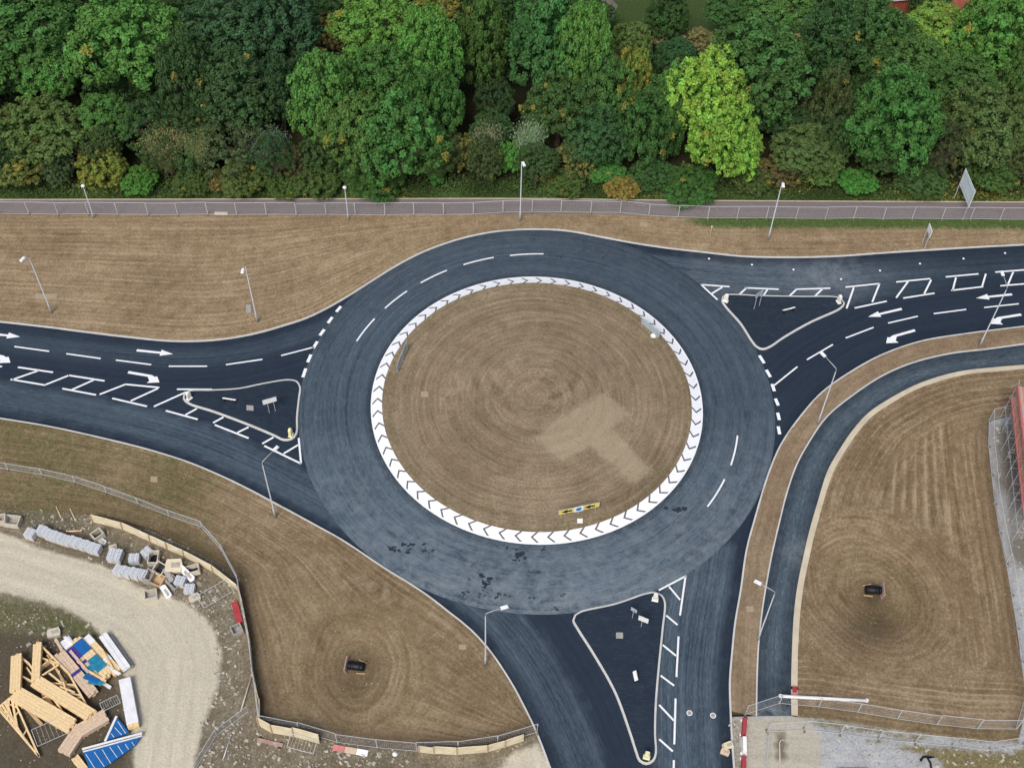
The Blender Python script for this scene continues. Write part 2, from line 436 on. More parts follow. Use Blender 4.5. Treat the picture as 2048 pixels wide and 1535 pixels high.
road_outline = np.r_[offset(K1, .1), offset(K3, .1), offset(K2, -.1)[::-1]]
def road_attrs(Q):
    d1, s1 = seg_dist(Q, K1); d2, s2 = seg_dist(Q, K2); d3, s3 = seg_dist(Q, K3)
    D = np.stack([d1, d2, d3]); i = D.argmin(0); dmin = D.min(0); S = np.stack([s1, s2, s3]); s = S[i, np.arange(len(Q))]
    x, y = Q[:, 0], Q[:, 1]
    wear = np.full(len(Q), 0.12)
    wear += 0.62 * sstep(.4, 1.2, d2) * sstep(5.0, 4.4, d2 + .5 * (vnoise(x * .4, y * .4, 51) - .5)) * (i == 1)             # outgoing lanes, rolled and dusty
    wear += 0.40 * np.exp(-((d1 - 2.2) / 1.3) ** 2) * ((i == 0) & (x < 0))
    wear += 0.60 * sstep(7.6, 6.4, d1) * sstep(.5, 1.6, d1) * ((i == 0) & (x > 12)) * sstep(56, 30, x)
    wear += 0.30 * ((i == 0) & (x > 12)) * np.exp(-((d1 - 3.0) / 1.5) ** 2)
    wear += 0.85 * sstep(7.5, 6.2, d3) * sstep(.6, 1.8, d3) * ((i == 2) & (y < 66))
    dust = 0.75 * np.exp(-(((x - 37) / 5) ** 2 + ((y - 102) / 2.5) ** 2)) + 0.25 * ((i == 0) & (x > 20) & (x < 40))
    dust += 0.35 * np.exp(-(((Q - np.array(G(1340, 1165)[:2])) / 3.0) ** 2).sum(1))
    dark = sstep(.9, .2, dmin) * .5
    return {"flow": V3(s, dmin, 1), "flow2": V3(x, y, 0), "mask": V3(np.clip(wear, 0, 1), np.clip(dust, 0, 1), dark)}
road = fill("road", road_outline, M_ROAD, 0.0, 0.9, road_attrs); tag(road, kind="structure")

def ring_sheet():
    n, m = 240, 12
    v, f, fl, mk = [], [], [], []
    for i in range(n):
        a = 2 * math.pi * i / n
        for j in range(m + 1):
            r = ISLE_R - .6 + (RING_R - ISLE_R + .6) * j / m
            v.append((ISLE_C[0] + r * math.cos(a), ISLE_C[1] + r * math.sin(a), 0.004))
            fl.append((a * 21, r, 1))
            low = max(0.0, math.cos(a + math.pi / 2 - .05))           # 1 towards the south side
            left = max(0.0, -math.cos(a))
            t = (r - ISLE_R) / (RING_R - ISLE_R)
            wear = 0.50 + .48 * low + .12 * left
            dust = 0.10 + .84 * low ** 1.2 * (.45 + .55 * t)
            dark = max(0, 1 - t / .10) * .8 + (0.35 * max(0, t - .72) / .28 if math.sin(a) > .25 else 0)
            mk.append((min(1, wear), min(1, dust), min(1, dark)))
    for i in range(n):
        for j in range(m):
            a0 = i * (m + 1) + j; b0 = ((i + 1) % n) * (m + 1) + j
            f.append((a0, a0 + 1, b0 + 1, b0))
    me = bpy.data.meshes.new("roundabout_carriageway"); me.from_pydata(v, [], f); me.update()
    for k, val in (("flow", fl), ("flow2", fl), ("mask", mk)):
        at = me.attributes.new(k, 'FLOAT_VECTOR', 'POINT'); at.data.foreach_set("vector", np.array(val, np.float32).ravel())
    return obj("roundabout_carriageway", me, M_RING)
ring = tag(ring_sheet(), kind="structure")

# north verge between footpath and kerb
path_low = [(-330, 424), (-160, 427), (0, 429), (560, 430), (944, 430), (1236, 430), (1350, 435), (1700, 437), (2048, 439), (2200, 440), (2380, 441)]
path_up = [(-330, 399), (-160, 400), (0, 400.5), (700, 399), (1040, 398.5), (1350, 402), (2048, 405.5), (2200, 406), (2380, 407)]
PL, PU = smooth(GP(path_low), step=2), smooth(GP(path_up), step=2)
def north_attrs(Q):
    df, _ = seg_dist(Q, PL); dk, s = seg_dist(Q, K1)
    v = df / (df + dk + 1e-6) * 17 + 1.2 * vnoise(Q[:, 0] * .05, Q[:, 1] * .05, 3)
    x = Q[:, 0]
    grass = sstep(18, 24, x) * sstep(2.6, .8, df) * .95 + .12 * sstep(2.5, 0, df) * (x < 18)
    grass += .25 * sstep(0, .8, x - 60)
    dark = .25 * sstep(3, 0, df) * (x < -20)
    pale = .28 * sstep(8, 0, dk) * sstep(-12, -2, x) * sstep(6, 0, x)
    return {"flow": V3(x, v, .8), "flow2": V3(s, dk, .3), "rake": V3(v / .62, .16 * np.ones(len(Q))), "mask": V3(grass, pale, dark)}
def vz(Q): return 0.10 + .05 * (vnoise(Q[:, 0] * .5, Q[:, 1] * .5, 5) - .5)
verge_n = fill("north_verge", np.r_[offset(K1, .12), PL[::-1]], M_VERGE, 0.1, 0.6, north_attrs, vz)
tag(verge_n, kind="structure")
path = fill("footpath", np.r_[PL, PU[::-1]], M_PATH, 0.06, 1.2,
            lambda Q: {"flow": V3(Q[:, 0], Q[:, 1], 1), "flow2": V3(Q[:, 0], Q[:, 1], 0), "mask": V3(np.full(len(Q), .7), .25 * sstep(1.5, 0, seg_dist(Q, PL)[0]), 0)})
tag(path, kind="structure")
ribbon("path_edging", PU, [(0, .02), (0, .10), (.12, .10), (.12, .02)], M_EDGE, path)
wood_poly = np.r_[PU, np.array([(150, 125), (150, 260), (-150, 260), (-150, 120)])]
def wood_attrs(Q):
    dp, _ = seg_dist(Q, PU)
    clear = pmask(Q, [(1150, -320), (1500, -320), (1430, 95), (1380, 105), (1330, 60), (1230, 70), (1190, 30)], 1.5)
    g = np.clip(.75 * sstep(6, 1, dp) + 1.0 * clear, 0, 1)
    return {"flow": V3(Q[:, 0], dp, .3), "flow2": V3(Q[:, 0], dp, 0), "mask": V3(g, 0, .3)}
wood = fill("woodland_floor", wood_poly, M_WOOD, 0.02, 2.0, wood_attrs); tag(wood, kind="structure")

# south-west verge with a drainage hollow
POND1 = np.array(G(712, 1335)[:2]); POND2 = np.array(G(1747, 1182)[:2])
SWpx = [(1074, 1464), (1040, 1482), (992, 1498), (914, 1504), (840, 1502), (751, 1496), (673, 1486), (640, 1477), (588, 1464), (520, 1450), (516, 1406), (503, 1346), (498, 1283), (484, 1215), (478, 1160), (440, 1130), (380, 1097), (300, 1061), (240, 1043), (182, 1031), (100, 1022), (0, 1020), (-160, 1012), (-330, 1005)]
SWB = np.array(GP(SWpx))
k2cut = K2[: np.argmin(((K2 - np.array(G(1074, 1461.5)[:2])) ** 2).sum(1)) + 1]
def bowl(Q, c, r, depth):
    rr = np.hypot(*(Q - c).T); return -depth * sstep(r, r * .12, rr)
def sw_attrs(Q):
    dk, s = seg_dist(Q, K2); db, sb = seg_dist(Q, SWB); x, y = Q.T
    r = np.hypot(*(Q - POND1).T); th = np.arctan2(Q[:, 1] - POND1[1], Q[:, 0] - POND1[0])
    r2 = r * (1 + .12 * np.sin(th * 2 + 1)) + vnoise(x * .3, y * .3, 8)
    v = dk / (dk + db + 1e-6) * 16
    near = sstep(9, 5, r)
    grass = .50 * sstep(-20, -34, x) * (.55 + .5 * vnoise(x * .25, y * .5, 2)) + .22 * sstep(6, 3, np.abs(r - 4)) * (r < 7)
    dark = .5 * sstep(4.5, 1.0, r) + .4 * sstep(2.2, .4, db) * (y < 66) + .35 * sstep(3, .5, db)
    pale = .35 * np.exp(-((dk - 2.5) / 2) ** 2) * sstep(-28, -18, x) * sstep(-2, -12, x)
    seam = np.where(near > .5, near * 2 - 1, 1 - near * 2)
    return {"flow": V3(s, v, .8 - near * .6), "flow2": V3(th * 6, r2, near * .8), "rake": V3(np.where(near > .5, r2 / .6, v / .7), .14 * seam * sstep(1.2, 2.2, r)), "mask": V3(grass, pale, dark)}
verge_sw = fill("south_west_verge", np.r_[offset(k2cut, -.12), SWB], M_WEST, .1, .6, sw_attrs, lambda Q: vz(Q) + bowl(Q, POND1, 6.5, .5))
tag(verge_sw, kind="structure")

# east strip, cycle track, edging
strip = fill("east_verge_strip", np.r_[offset(K3, .12)[:np.argmin(((K3 - np.array(G(1459, 1432)[:2])) ** 2).sum(1))], offset(K4, -.1)[::-1]], M_STRIP, .1, .7,
             lambda Q: {"flow": flow_line(Q, K3, .9), "flow2": flow_line(Q, K4, 0), "mask": V3(.18 * sstep(.8, 0, seg_dist(Q, K4)[0]), 0, 0)}, vz)
tag(strip, kind="structure")
def track_attrs(Q):
    f = flow_line(Q, K4); w = .75 * np.exp(-((f[:, 1] - 1.5) / 1.0) ** 2) + .1
    dust = .6 * np.exp(-(((Q - np.array(G(1597, 1100)[:2])) / 1.3) ** 2).sum(1)) + .12 + .8 * pmask(Q, [(1500, 1405), (1590, 1415), (1590, 1440), (1500, 1440)], .5)
    w *= sstep(46, 56, Q[:, 1]) * .8 + .2
    return {"flow": f, "flow2": f, "mask": V3(np.clip(w, 0, 1), np.clip(dust, 0, 1), 0)}
track = fill("cycle_track", np.r_[K4, offset(K5, .05)[::-1]], M_TRACK, .03, .7, track_attrs); tag(track, kind="structure")
ribbon("track_kerb", K4, [(.04, .0), (.04, .13), (-.10, .13), (-.10, .02)], M_KERB, track)
ribbon("concrete_edging", K5, [(0, .0), (0, .10), (.58, .11), (.60, .02)], M_EDGE, track)

# south-east field with its own drainage hollow
K6 = offset(K5, .55)
SEpx = [(1592, 1434), (1645, 1437), (1700, 1446), (1781, 1458), (1867, 1470), (1951, 1480), (2035, 1482), (2052, 1420), (2047, 1360), (2036, 1285), (2023, 1190), (2010, 1115), (1995, 1042), (1980, 938), (1976, 888), (1976, 842), (2048, 824), (2200, 800), (2380, 780)]
SEB = np.array(GP(SEpx)); SE_BOT = SEB[:7]; SE_RIGHT = SEB[6:16]
FAN = np.array(G(1840, 420)[:2])
def se_attrs(Q):
    x, y = Q.T
    dk, s = seg_dist(Q, K6); dr, sr = seg_dist(Q, SE_RIGHT); db, sb = seg_dist(Q, SE_BOT)
    r = np.hypot(*(Q - POND2).T); th = np.arctan2(Q[:, 1] - POND2[1], Q[:, 0] - POND2[0])
    near = sstep(11, 7.5, r)
    bot = sstep(9, 5, db) * (1 - near)
    # near the edging rake lines follow it, elsewhere they follow the right-hand fence
    wk = sstep(9, 5, dk)
    v = np.where(wk > .5, dk, dr + 30); v = np.where(bot > .5, db + 60, v)
    k = np.abs(wk - .5) * 2 * (1 - near) + .15
    fan = sstep(64, 68, y) * sstep(3.5, 6, dk) * sstep(2.5, 4, dr) * (1 - near)
    a = np.arctan2(x - FAN[0], FAN[1] - y) * 42
    a = np.where(fan > .02, a, r)
    w2 = np.maximum(fan * 1.3, near)
    v2 = np.where(fan >= near, a, r * (1 + .10 * np.sin(th * 2)) + .6 * vnoise(x * .3, y * .3, 4))
    dark = .85 * sstep(1.8, .4, r) + .75 * np.exp(-(((x - POND2[0] - .3) / 2.6) ** 2 + ((y - POND2[1] + 3.4) / 2.2) ** 2)) + .4 * np.exp(-(((x - POND2[0] + 3) / 3.0) ** 2 + ((y - POND2[1] + 5) / 2.5) ** 2)) + .45 * sstep(2.2, .2, dr)
    pale = .25 * sstep(4.5, 2, np.abs(r - 4.5)) * (y > POND2[1]) + .2 * fan
    grass = .28 * sstep(7, 4, r) + .30 * sstep(2.5, .5, db)
    zone = np.where(near > .5, 0, np.where(bot > .5, 1, np.where(fan > .45, 2, np.where(wk > .5, 3, 4))))
    rkc = np.select([zone == 0, zone == 1, zone == 2, zone == 3], [(r * (1 + .10 * np.sin(th * 2 + .6)) + .5 * vnoise(x * .25, y * .25, 61)) / .55, db / .62, a / 1.1, dk / .7], dr / .8)
    edge = np.minimum.reduce([np.abs(near - .5) * 2, np.where(near > .5, 1, np.abs(bot - .5) * 2), np.where((near > .5) | (bot > .5), 1, np.clip(np.abs(fan - .45) * 3, 0, 1))])
    rkw = np.select([zone == 0, zone == 1, zone == 2], [.15, .26, .36], .18) * edge * sstep(1.5, 2.5, r)
    return {"flow": V3(y + x * .3, v, k * .6), "flow2": V3(th * 5 + y * .2, v2, w2 * .6), "rake": V3(rkc, rkw), "mask": V3(grass, pale, dark)}
field = fill("south_east_field", np.r_[K6, SEB[:-1]], M_FIELD, .1, .5, se_attrs, lambda Q: vz(Q) + bowl(Q, POND2, 8.5, .55))
tag(field, kind="structure")

# building-site ground either side
westpx = [(-330, 1004), (-160, 1011), (0, 1019), (100, 1021), (182, 1030), (240, 1042), (300, 1060), (380, 1096), (440, 1129), (478, 1159), (486, 1215), (500, 1283), (505, 1346), (518, 1406), (522, 1449), (588, 1463), (640, 1476), (673, 1485), (751, 1495), (840, 1501), (914, 1503), (992, 1497), (1040, 1481), (1074, 1462)]
cut2 = K2[np.argmin(((K2 - np.array(G(1074, 1461.5)[:2])) ** 2).sum(1)):]
SITE_W = np.r_[np.array(GP(westpx)), offset(cut2, -.12), np.array(GP([(1185, 1760), (-420, 1760)]))]
def sitew_attrs(Q):
    x, y = Q.T
    pale = pmask(Q, [(-350, 1060), (-50, 1070), (0, 1062), (60, 1090), (130, 1112), (200, 1130), (290, 1178), (380, 1210), (424, 1250), (446, 1310), (428, 1390), (402, 1460), (388, 1540), (384, 1800), (262, 1800), (268, 1500), (262, 1400), (236, 1310), (180, 1245), (100, 1205), (0, 1182), (-350, 1170)], .7)
    pale = np.maximum(pale, .8 * pmask(Q, [(985, 1540), (1030, 1500), (1075, 1478), (1110, 1535), (1160, 1680), (950, 1700)], .6))
    damp_shade = pmask(Q, [(-350, 1262), (0, 1255), (80, 1262), (150, 1285), (200, 1330), (240, 1390), (262, 1430), (266, 1800), (-350, 1800)], 1.2)
    damp_shade = np.maximum(damp_shade, .55 * pmask(Q, [(20, 1035), (150, 1055), (260, 1095), (360, 1150), (390, 1170), (300, 1165), (200, 1125), (80, 1085)], .8))
    grass = .42 * pmask(Q, [(-350, 1185), (60, 1195), (180, 1240), (220, 1290), (120, 1260), (-350, 1255)], 1.0) + .35 * (1 - pale) * vnoise(x * .2, y * .2, 6) + .4 * pmask(Q, [(60, 1005), (180, 1030), (100, 1045), (0, 1030)], .5)
    damp_shade = np.where(pale > .5, 0, damp_shade)
    fl = flow_line(Q, smooth(GP([(-330, 1115), (-50, 1120), (60, 1145), (200, 1190), (295, 1240), (345, 1320), (338, 1420), (322, 1540), (318, 1780)])), .5)
    return {"flow": fl, "flow2": V3(x, y, 0), "mask": V3(np.clip(grass, 0, 1), pale, damp_shade)}
site_w = fill("site_ground_west", SITE_W, M_SITEW, .06, .7, sitew_attrs, lambda Q: .06 + .10 * (vnoise(Q[:, 0] * .4, Q[:, 1] * .4, 7) - .5)); tag(site_w, kind="structure")
eastpx = [(1459, 1433), (1513, 1432), (1582, 1431), (1592, 1433), (1645, 1436), (1700, 1445), (1781, 1457), (1867, 1469), (1951, 1479), (2033, 1481), (2051, 1420), (2046, 1360), (2037, 1285), (2024, 1190), (2011, 1115), (1996, 1042), (1981, 938), (1977, 888), (1977, 843), (2048, 825), (2200, 801), (2380, 781), (2500, 1760), (1484, 1760), (1474, 1640), (1466, 1535), (1462, 1481)]
SITE_E = np.array(GP(eastpx))
def sitee_attrs(Q):
    x, y = Q.T
    pale = pmask(Q, [(1480, 1435), (1610, 1432), (1640, 1470), (1640, 1800), (1490, 1800)], .5)
    soil = np.maximum(.75 * pmask(Q, [(1580, 1425), (1700, 1445), (1867, 1470), (2040, 1476), (2040, 1486), (1867, 1484), (1700, 1462), (1640, 1455)], .35),
                      .85 * pmask(Q, [(1700, 1476), (1860, 1492), (2020, 1503), (2060, 1492), (2060, 1700), (1900, 1700), (1880, 1520), (1780, 1492)], .5))
    soil = np.maximum(soil, .5 * pmask(Q, [(1450, 1425), (1485, 1425), (1492, 1800), (1440, 1800)], .2))
    damp_shade = .9 * pmask(Q, [(1550, 1464), (1572, 1464), (1572, 1523), (1550, 1523)], .2)
    damp_shade = np.maximum(damp_shade, .95 * pmask(Q, [(1984, 850), (2100, 830), (2120, 1100), (2030, 1150), (2000, 1000), (1984, 900)], 1.0) * (.4 + .9 * vnoise(x * .5, y * .5, 9)))  # dark grey soil with the shadow beside the scaffold painted into its tone
    return {"flow": V3(x, y, .4), "flow2": V3(x, y, 0), "mask": V3(soil, pale, damp_shade)}
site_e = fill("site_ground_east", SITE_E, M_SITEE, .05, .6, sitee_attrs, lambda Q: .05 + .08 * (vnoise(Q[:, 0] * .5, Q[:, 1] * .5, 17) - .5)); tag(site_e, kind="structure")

# kerbs
ribbon("kerb", K1, [(0, -.02), (.01, .115), (.17, .12), (.17, .05)], M_KERB, verge_n)
ribbon("kerb", K2, [(0, -.02), (-.01, .115), (-.17, .12), (-.17, .05)], M_KERB, verge_sw)
ribbon("kerb", K3, [(0, -.02), (.01, .115), (.17, .12), (.17, .05)], M_KERB, strip)

# splitter islands
def island(name, loop):
    t = fill(name, offset(loop, -.10, True), M_ISLAND_TOP, .12, .7,
             lambda Q: {"flow": V3(Q[:, 0], Q[:, 1], 1), "flow2": V3(Q[:, 0], Q[:, 1], 0), "mask": V3(np.full(len(Q), .35), .06, 0)})
    tag(t, kind="structure")
    ribbon("kerb", loop, [(0, -.02), (-.03, .12), (-.21, .135), (-.21, .06)], M_KERB, t, closed=True)
    return t
isl_w, isl_e, isl_s = island("west_splitter_island", ILW), island("east_splitter_island", ILE), island("south_splitter_island", ILS)

# ------------------------------------------------------------------ central island: mound, overrun collar of chevron blocks
def isle_z(Q):
    r = np.hypot(*(Q - ISLE_C).T)
    return .36 + .35 * sstep(16.4, 4, r) + .05 * (vnoise(Q[:, 0] * .6, Q[:, 1] * .6, 15) - .5)
TPAD = [(1062, 880), (1110, 850), (1205, 790), (1245, 818), (1262, 838), (1228, 866), (1310, 945), (1272, 980), (1180, 900), (1120, 930)]
def isle_attrs(Q):
    rel = Q - ISLE_C; r = np.hypot(*rel.T); th = np.arctan2(rel[:, 1], rel[:, 0])
    c2 = np.array(G(1085, 745)[:2]); q = Q - c2; r2 = np.hypot(*q.T)
    pad = pmask(Q, TPAD, .9)
    rim = np.exp(-((sdist(Q, GP(TPAD)) - 1.0) / .8) ** 2)
    dpad = np.abs(sdist(Q, GP(TPAD)))
    grass = .16 + .14 * sstep(3, 0, 16.4 - r)
    pale = .80 * pad + .24 * np.exp(-(r2 / 5) ** 2)
    return {"flow": V3(th * 10, r, .8), "flow2": V3(np.arctan2(q[:, 1], q[:, 0]) * 7, r2, .6 * sstep(13, 8, r2)), "rake": V3((r + .8 * vnoise(Q[:, 0] * .12, Q[:, 1] * .12, 71)) / .6, .11 * sstep(6, 10, r) * sstep(3.0, 5.0, dpad)), "mask": V3(grass * np.ones(len(Q)), pale, .16 * rim * (1 - pad) * (vnoise(Q[:, 0] * .35, Q[:, 1] * .35, 41) > .35))}
a = np.linspace(0, 2 * np.pi, 160, endpoint=False)
isle = fill("central_island", np.c_[ISLE_C[0] + 16.5 * np.cos(a), ISLE_C[1] + 16.5 * np.sin(a)], M_ISLE, .3, .5, isle_attrs, isle_z)
tag(isle, kind="structure")
NCH = 66
collar = MB()
def ring_prof(prof, n=264):
    m = len(prof); v = []; f = []
    for i in range(n):
        t = 2 * math.pi * i / n
        for r, z in prof: v.append((ISLE_C[0] + r * math.cos(t), ISLE_C[1] + r * math.sin(t), z))
    for i in range(n):
        for j in range(m - 1):
            p, q = i * m + j, ((i + 1) % n) * m + j
            f.append((p, p + 1, q + 1, q))
    return v, f
collar.add(*ring_prof([(ISLE_R + .02, -.02), (ISLE_R, .055), (ISLE_R - .16, .075), (ISLE_R - .17, .02)]))
collar.build("collar_kerb", M_CHEV, isle)
MB().add(*ring_prof([(ISLE_R - .155, -.05), (ISLE_R - .165, .045), (16.36, .325), (16.30, .0)])).build("collar_bed", M_CHEVG, isle)
def chev_block(t0, t1, lift, r0=16.42, r1=ISLE_R - .158):
    """block between two chevron lines pointing clockwise; angles measured clockwise"""
    mid = (r0 + r1) / 2; rows = [r0, (r0 + mid) / 2, mid, (mid + r1) / 2, r1]
    lead = .62 / 17.0
    def pt(r, t, dz):
        b = (1 - abs(r - mid) / (r1 - mid)) * lead
        ang = -(t + b)
        z = .055 + (.335 - .055) * (r1 - r) / (r1 - r0) + dz
        return (ISLE_C[0] + r * math.cos(ang), ISLE_C[1] + r * math.sin(ang), z)
    v = []; f = []
    for dz in (lift, lift - .10):
        for t in (t0, t1):
            for r in rows: v.append(pt(r, t, dz))
    n = 5
    for j in range(4):
        f += [(j, j + 1, n + j + 1, n + j), (2 * n + j, 3 * n + j, 3 * n + j + 1, 2 * n + j + 1),
              (j, 2 * n + j, 2 * n + j + 1, j + 1), (n + j, n + j + 1, 3 * n + j + 1, 3 * n + j)]
    f += [(0, n, 3 * n, 2 * n), (n - 1, 3 * n - 1, 4 * n - 1, 2 * n - 1)]
    return MB().add(v, f)
dth = 2 * math.pi / NCH; gw = .25 / 17.0
wme = chev_block(gw / 2 + .0006, dth - gw / 2 - .0006, .012).mesh("chevron_block")
gme = chev_block(-gw / 2 + .0003, gw / 2 - .0003, .004).mesh("chevron_line")
for me in (wme, gme):
    for vv in me.vertices: vv.co.x -= ISLE_C[0]; vv.co.y -= ISLE_C[1]
wme.materials.append(M_CHEV); gme.materials.append(M_CHEVG)
for i in range(NCH):
    for nm, me in (("chevron_block", wme), ("chevron_line", gme)):
        o = bpy.data.objects.new(nm, me); o.location = (ISLE_C[0], ISLE_C[1], rnd.uniform(-.003, .003)); o.rotation_euler = (0, 0, -dth * (i + .35)); link(o, isle)

# ------------------------------------------------------------------ road markings (thermoplastic sheets, real thickness)
ZM = 0.011
def strip_mark(name, pts, w=.2, parent=road, z=ZM, mat=None):
    P = np.asarray(pts, float)
    L, R = offset(P, w / 2), offset(P, -w / 2)
    n = len(P); mb = MB()
    v = [(x, y, z) for x, y in L] + [(x, y, z) for x, y in R] + [(x, y, 0.0) for x, y in L] + [(x, y, 0.0) for x, y in R]
    f = []
    for i in range(n - 1):
        f += [(i, n + i, n + i + 1, i + 1), (i, i + 1, 2 * n + i + 1, 2 * n + i), (n + i, 3 * n + i, 3 * n + i + 1, n + i + 1)]
    f += [(0, 2 * n, 3 * n, n), (n - 1, 2 * n - 1, 4 * n - 1, 3 * n - 1)]
    return mb.add(v, f).build(name, mat or M_PAINT, parent)
def line(name, a, b, w=.2, parent=road, ext=0.0):
    A, B = np.array(G(*a)[:2]), np.array(G(*b)[:2])
    u = (B - A) / np.linalg.norm(B - A)
    return strip_mark(name, [A - u * ext, B + u * ext], w, parent)
def arc(name, a, b, w=.17):
    A, B = np.array(G(*a)[:2]) - ISLE_C, np.array(G(*b)[:2]) - ISLE_C
    ra, rb = np.hypot(*A), np.hypot(*B); ta, tb = math.atan2(A[1], A[0]), math.atan2(B[1], B[0])
    dt = (tb - ta + math.pi) % (2 * math.pi) - math.pi
    return strip_mark(name, [ISLE_C + (ra + (rb - ra) * k / 6) * np.array((math.cos(ta + dt * k / 6), math.sin(ta + dt * k / 6))) for k in range(7)], w, ring, .013)
def Z(ox, oy, s):
    return lambda x, y: (ox + x / s, oy + y / s)
zA, zB, zC, zD, zE = Z(0, 380, 2.926), Z(0, 680, 2.926), Z(1348, 380, 2.926), Z(1440, 680, 3.368), Z(1040, 1100, 3.413)
for q in [(85, 915, 288, 943), (388, 957, 590, 985), (678, 994, 885, 1021), (988, 1030, 1212, 1030), (1322, 1021, 1536, 990), (1645, 968, 1838, 918)]:
    line("lane_dash", zA(*q[:2]), zA(*q[2:]), .17)
line("lane_dash", (-75, 679), (-8, 690), .17); line("lane_dash", (-175, 662), (-110, 673), .17)
for q in [(1995, 680, 1968, 712), (1945, 743, 1919, 778), (1898, 815, 1872, 850), (1857, 885, 1833, 925), (1820, 962, 1800, 1007), (1790, 1043, 1772, 1095)]:
    line("give_way_dash", zA(*q[:2]), zA(*q[2:]), .34)
for q in [(105, 158, 310, 188), (72, 231, 225, 178), (62, 229, 265, 263), (262, 262, 400, 207), (405, 206, 612, 238), (550, 232, 420, 290), (365, 283, 562, 320), (583, 317, 735, 258), (735, 258, 932, 277), (925, 282, 765, 355), (657, 340, 860, 387), (900, 388, 1090, 303), (1035, 287, 1240, 288),
          (970, 412, 1157, 463), (1085, 437, 1152, 400), (1247, 483, 1308, 450), (1257, 495, 1455, 573), (1390, 540, 1455, 508), (1535, 605, 1600, 568), (1547, 618, 1762, 722), (1748, 572, 1762, 722), (1660, 663, 1745, 612)]:
    line("hatch_line", zB(*q[:2]), zB(*q[2:]), .2)
line("hatch_line", (-60, 722), (4, 733)); line("hatch_line", (-110, 748), (-30, 724)); line("hatch_line", (-115, 747), (-45, 758))
for q in [(158, 553, 325, 565), (158, 553, 255, 642), (222, 605, 283, 568), (375, 617, 425, 572), (415, 572, 612, 580), (520, 622, 548, 580), (670, 625, 718, 580), (715, 580, 915, 574), (820, 625, 870, 577), (1003, 568, 1203, 547), (1203, 547, 1160, 655), (1052, 570, 1010, 692), (1057, 690, 1245, 650),
          (1300, 538, 1500, 518), (1370, 535, 1300, 630), (1505, 525, 1465, 605), (1342, 632, 1525, 603), (1590, 508, 1782, 490), (1650, 512, 1630, 588), (1622, 587, 1810, 565), (1825, 490, 1803, 563), (1880, 480, 2075, 465), (1985, 480, 1955, 550), (1910, 560, 2095, 545), (2140, 470, 2110, 545), (2170, 458, 2370, 442)]:
    line("hatch_line", zC(*q[:2]), zC(*q[2:]), .2)
for q in [(778, 992, 930, 903), (1005, 865, 1168, 803), (1253, 778, 1427, 738), (1520, 723, 1710, 698), (1815, 687, 2018, 665), (2115, 652, 2320, 628), (585, 1143, 722, 1033)]:
    line("lane_dash", zC(*q[:2]), zC(*q[2:]), .17)
for q in [(265, 103, 298, 155), (312, 200, 340, 248), (350, 295, 367, 343), (373, 393, 393, 440), (388, 488, 400, 537), (392, 580, 402, 633)]:
    line("give_way_dash", zD(*q[:2]), zD(*q[2:]), .34)
for q in [(947, 272, 1135, 173), (1130, 175, 1092, 443), (1018, 247, 1093, 337), (998, 443, 1075, 508), (1082, 587, 1068, 862), (975, 645, 1065, 718), (960, 853, 1052, 922), (1062, 1010, 1053, 1322), (950, 1053, 1050, 1160), (950, 1287, 1043, 1370), (1050, 1430, 1046, 1700), (950, 1500, 1043, 1590)]:
    line("hatch_line", zE(*q[:2]), zE(*q[2:]), .18)
zT, zR = Z(600, 380, 2.56), Z(700, 700, 2.56)
for q in [(290, 773, 382, 658), (435, 605, 548, 517), (618, 475, 752, 411), (837, 382, 992, 345), (1075, 335, 1247, 327)]:
    arc("lane_dash", zT(*q[:2]), zT(*q[2:]))
for q in [(1984, 437, 1950, 588), (1918, 660, 1830, 800)]:
    arc("lane_dash", zR(*q[:2]), zR(*q[2:]))
def arrow(tail, tip, turn=0, head=.34):
    """lane arrow: shaft and head; turn bends the head to one side"""
    A, B = np.array(G(*tail)[:2]), np.array(G(*tip)[:2]); L = np.linalg.norm(B - A); u = (B - A) / L; n = np.array((-u[1], u[0]))
    P = lambda s, w: tuple(A + u * L * s + n * w)
    if turn == 0:
        poly = [P(0, .15), P(1 - head, .13), P(1 - head, .42), P(1, 0), P(1 - head, -.42), P(1 - head, -.13), P(0, -.15)]
    else:
        t = turn
        poly = [P(0, .16 * t), P(.70, .14 * t), P(.80, -.02 * t), P(.86, .10 * t), P(1.0, -.62 * t), P(.66, -.98 * t), P(.70, -.62 * t), P(.60, -.16 * t), P(0, -.16 * t)]
        if t < 0: poly = poly[::-1]
    MB().prism(poly[::-1], 0.0, ZM).build("lane_arrow", M_PAINT, road)
arrow(zA(800, 937), zA(1012, 959)); arrow(zA(-95, 836), zA(117, 858))
arrow(zA(750, 1065), zA(945, 1098), 1); arrow(zA(-120, 950), zA(75, 983), 1)
arrow(zC(1332, 695), zC(1136, 741)); arrow(zC(1978, 610), zC(1768, 632))
arrow(zC(1410, 820), zC(1225, 872), -1); arrow(zC(2032, 728), zC(1838, 758), -1)

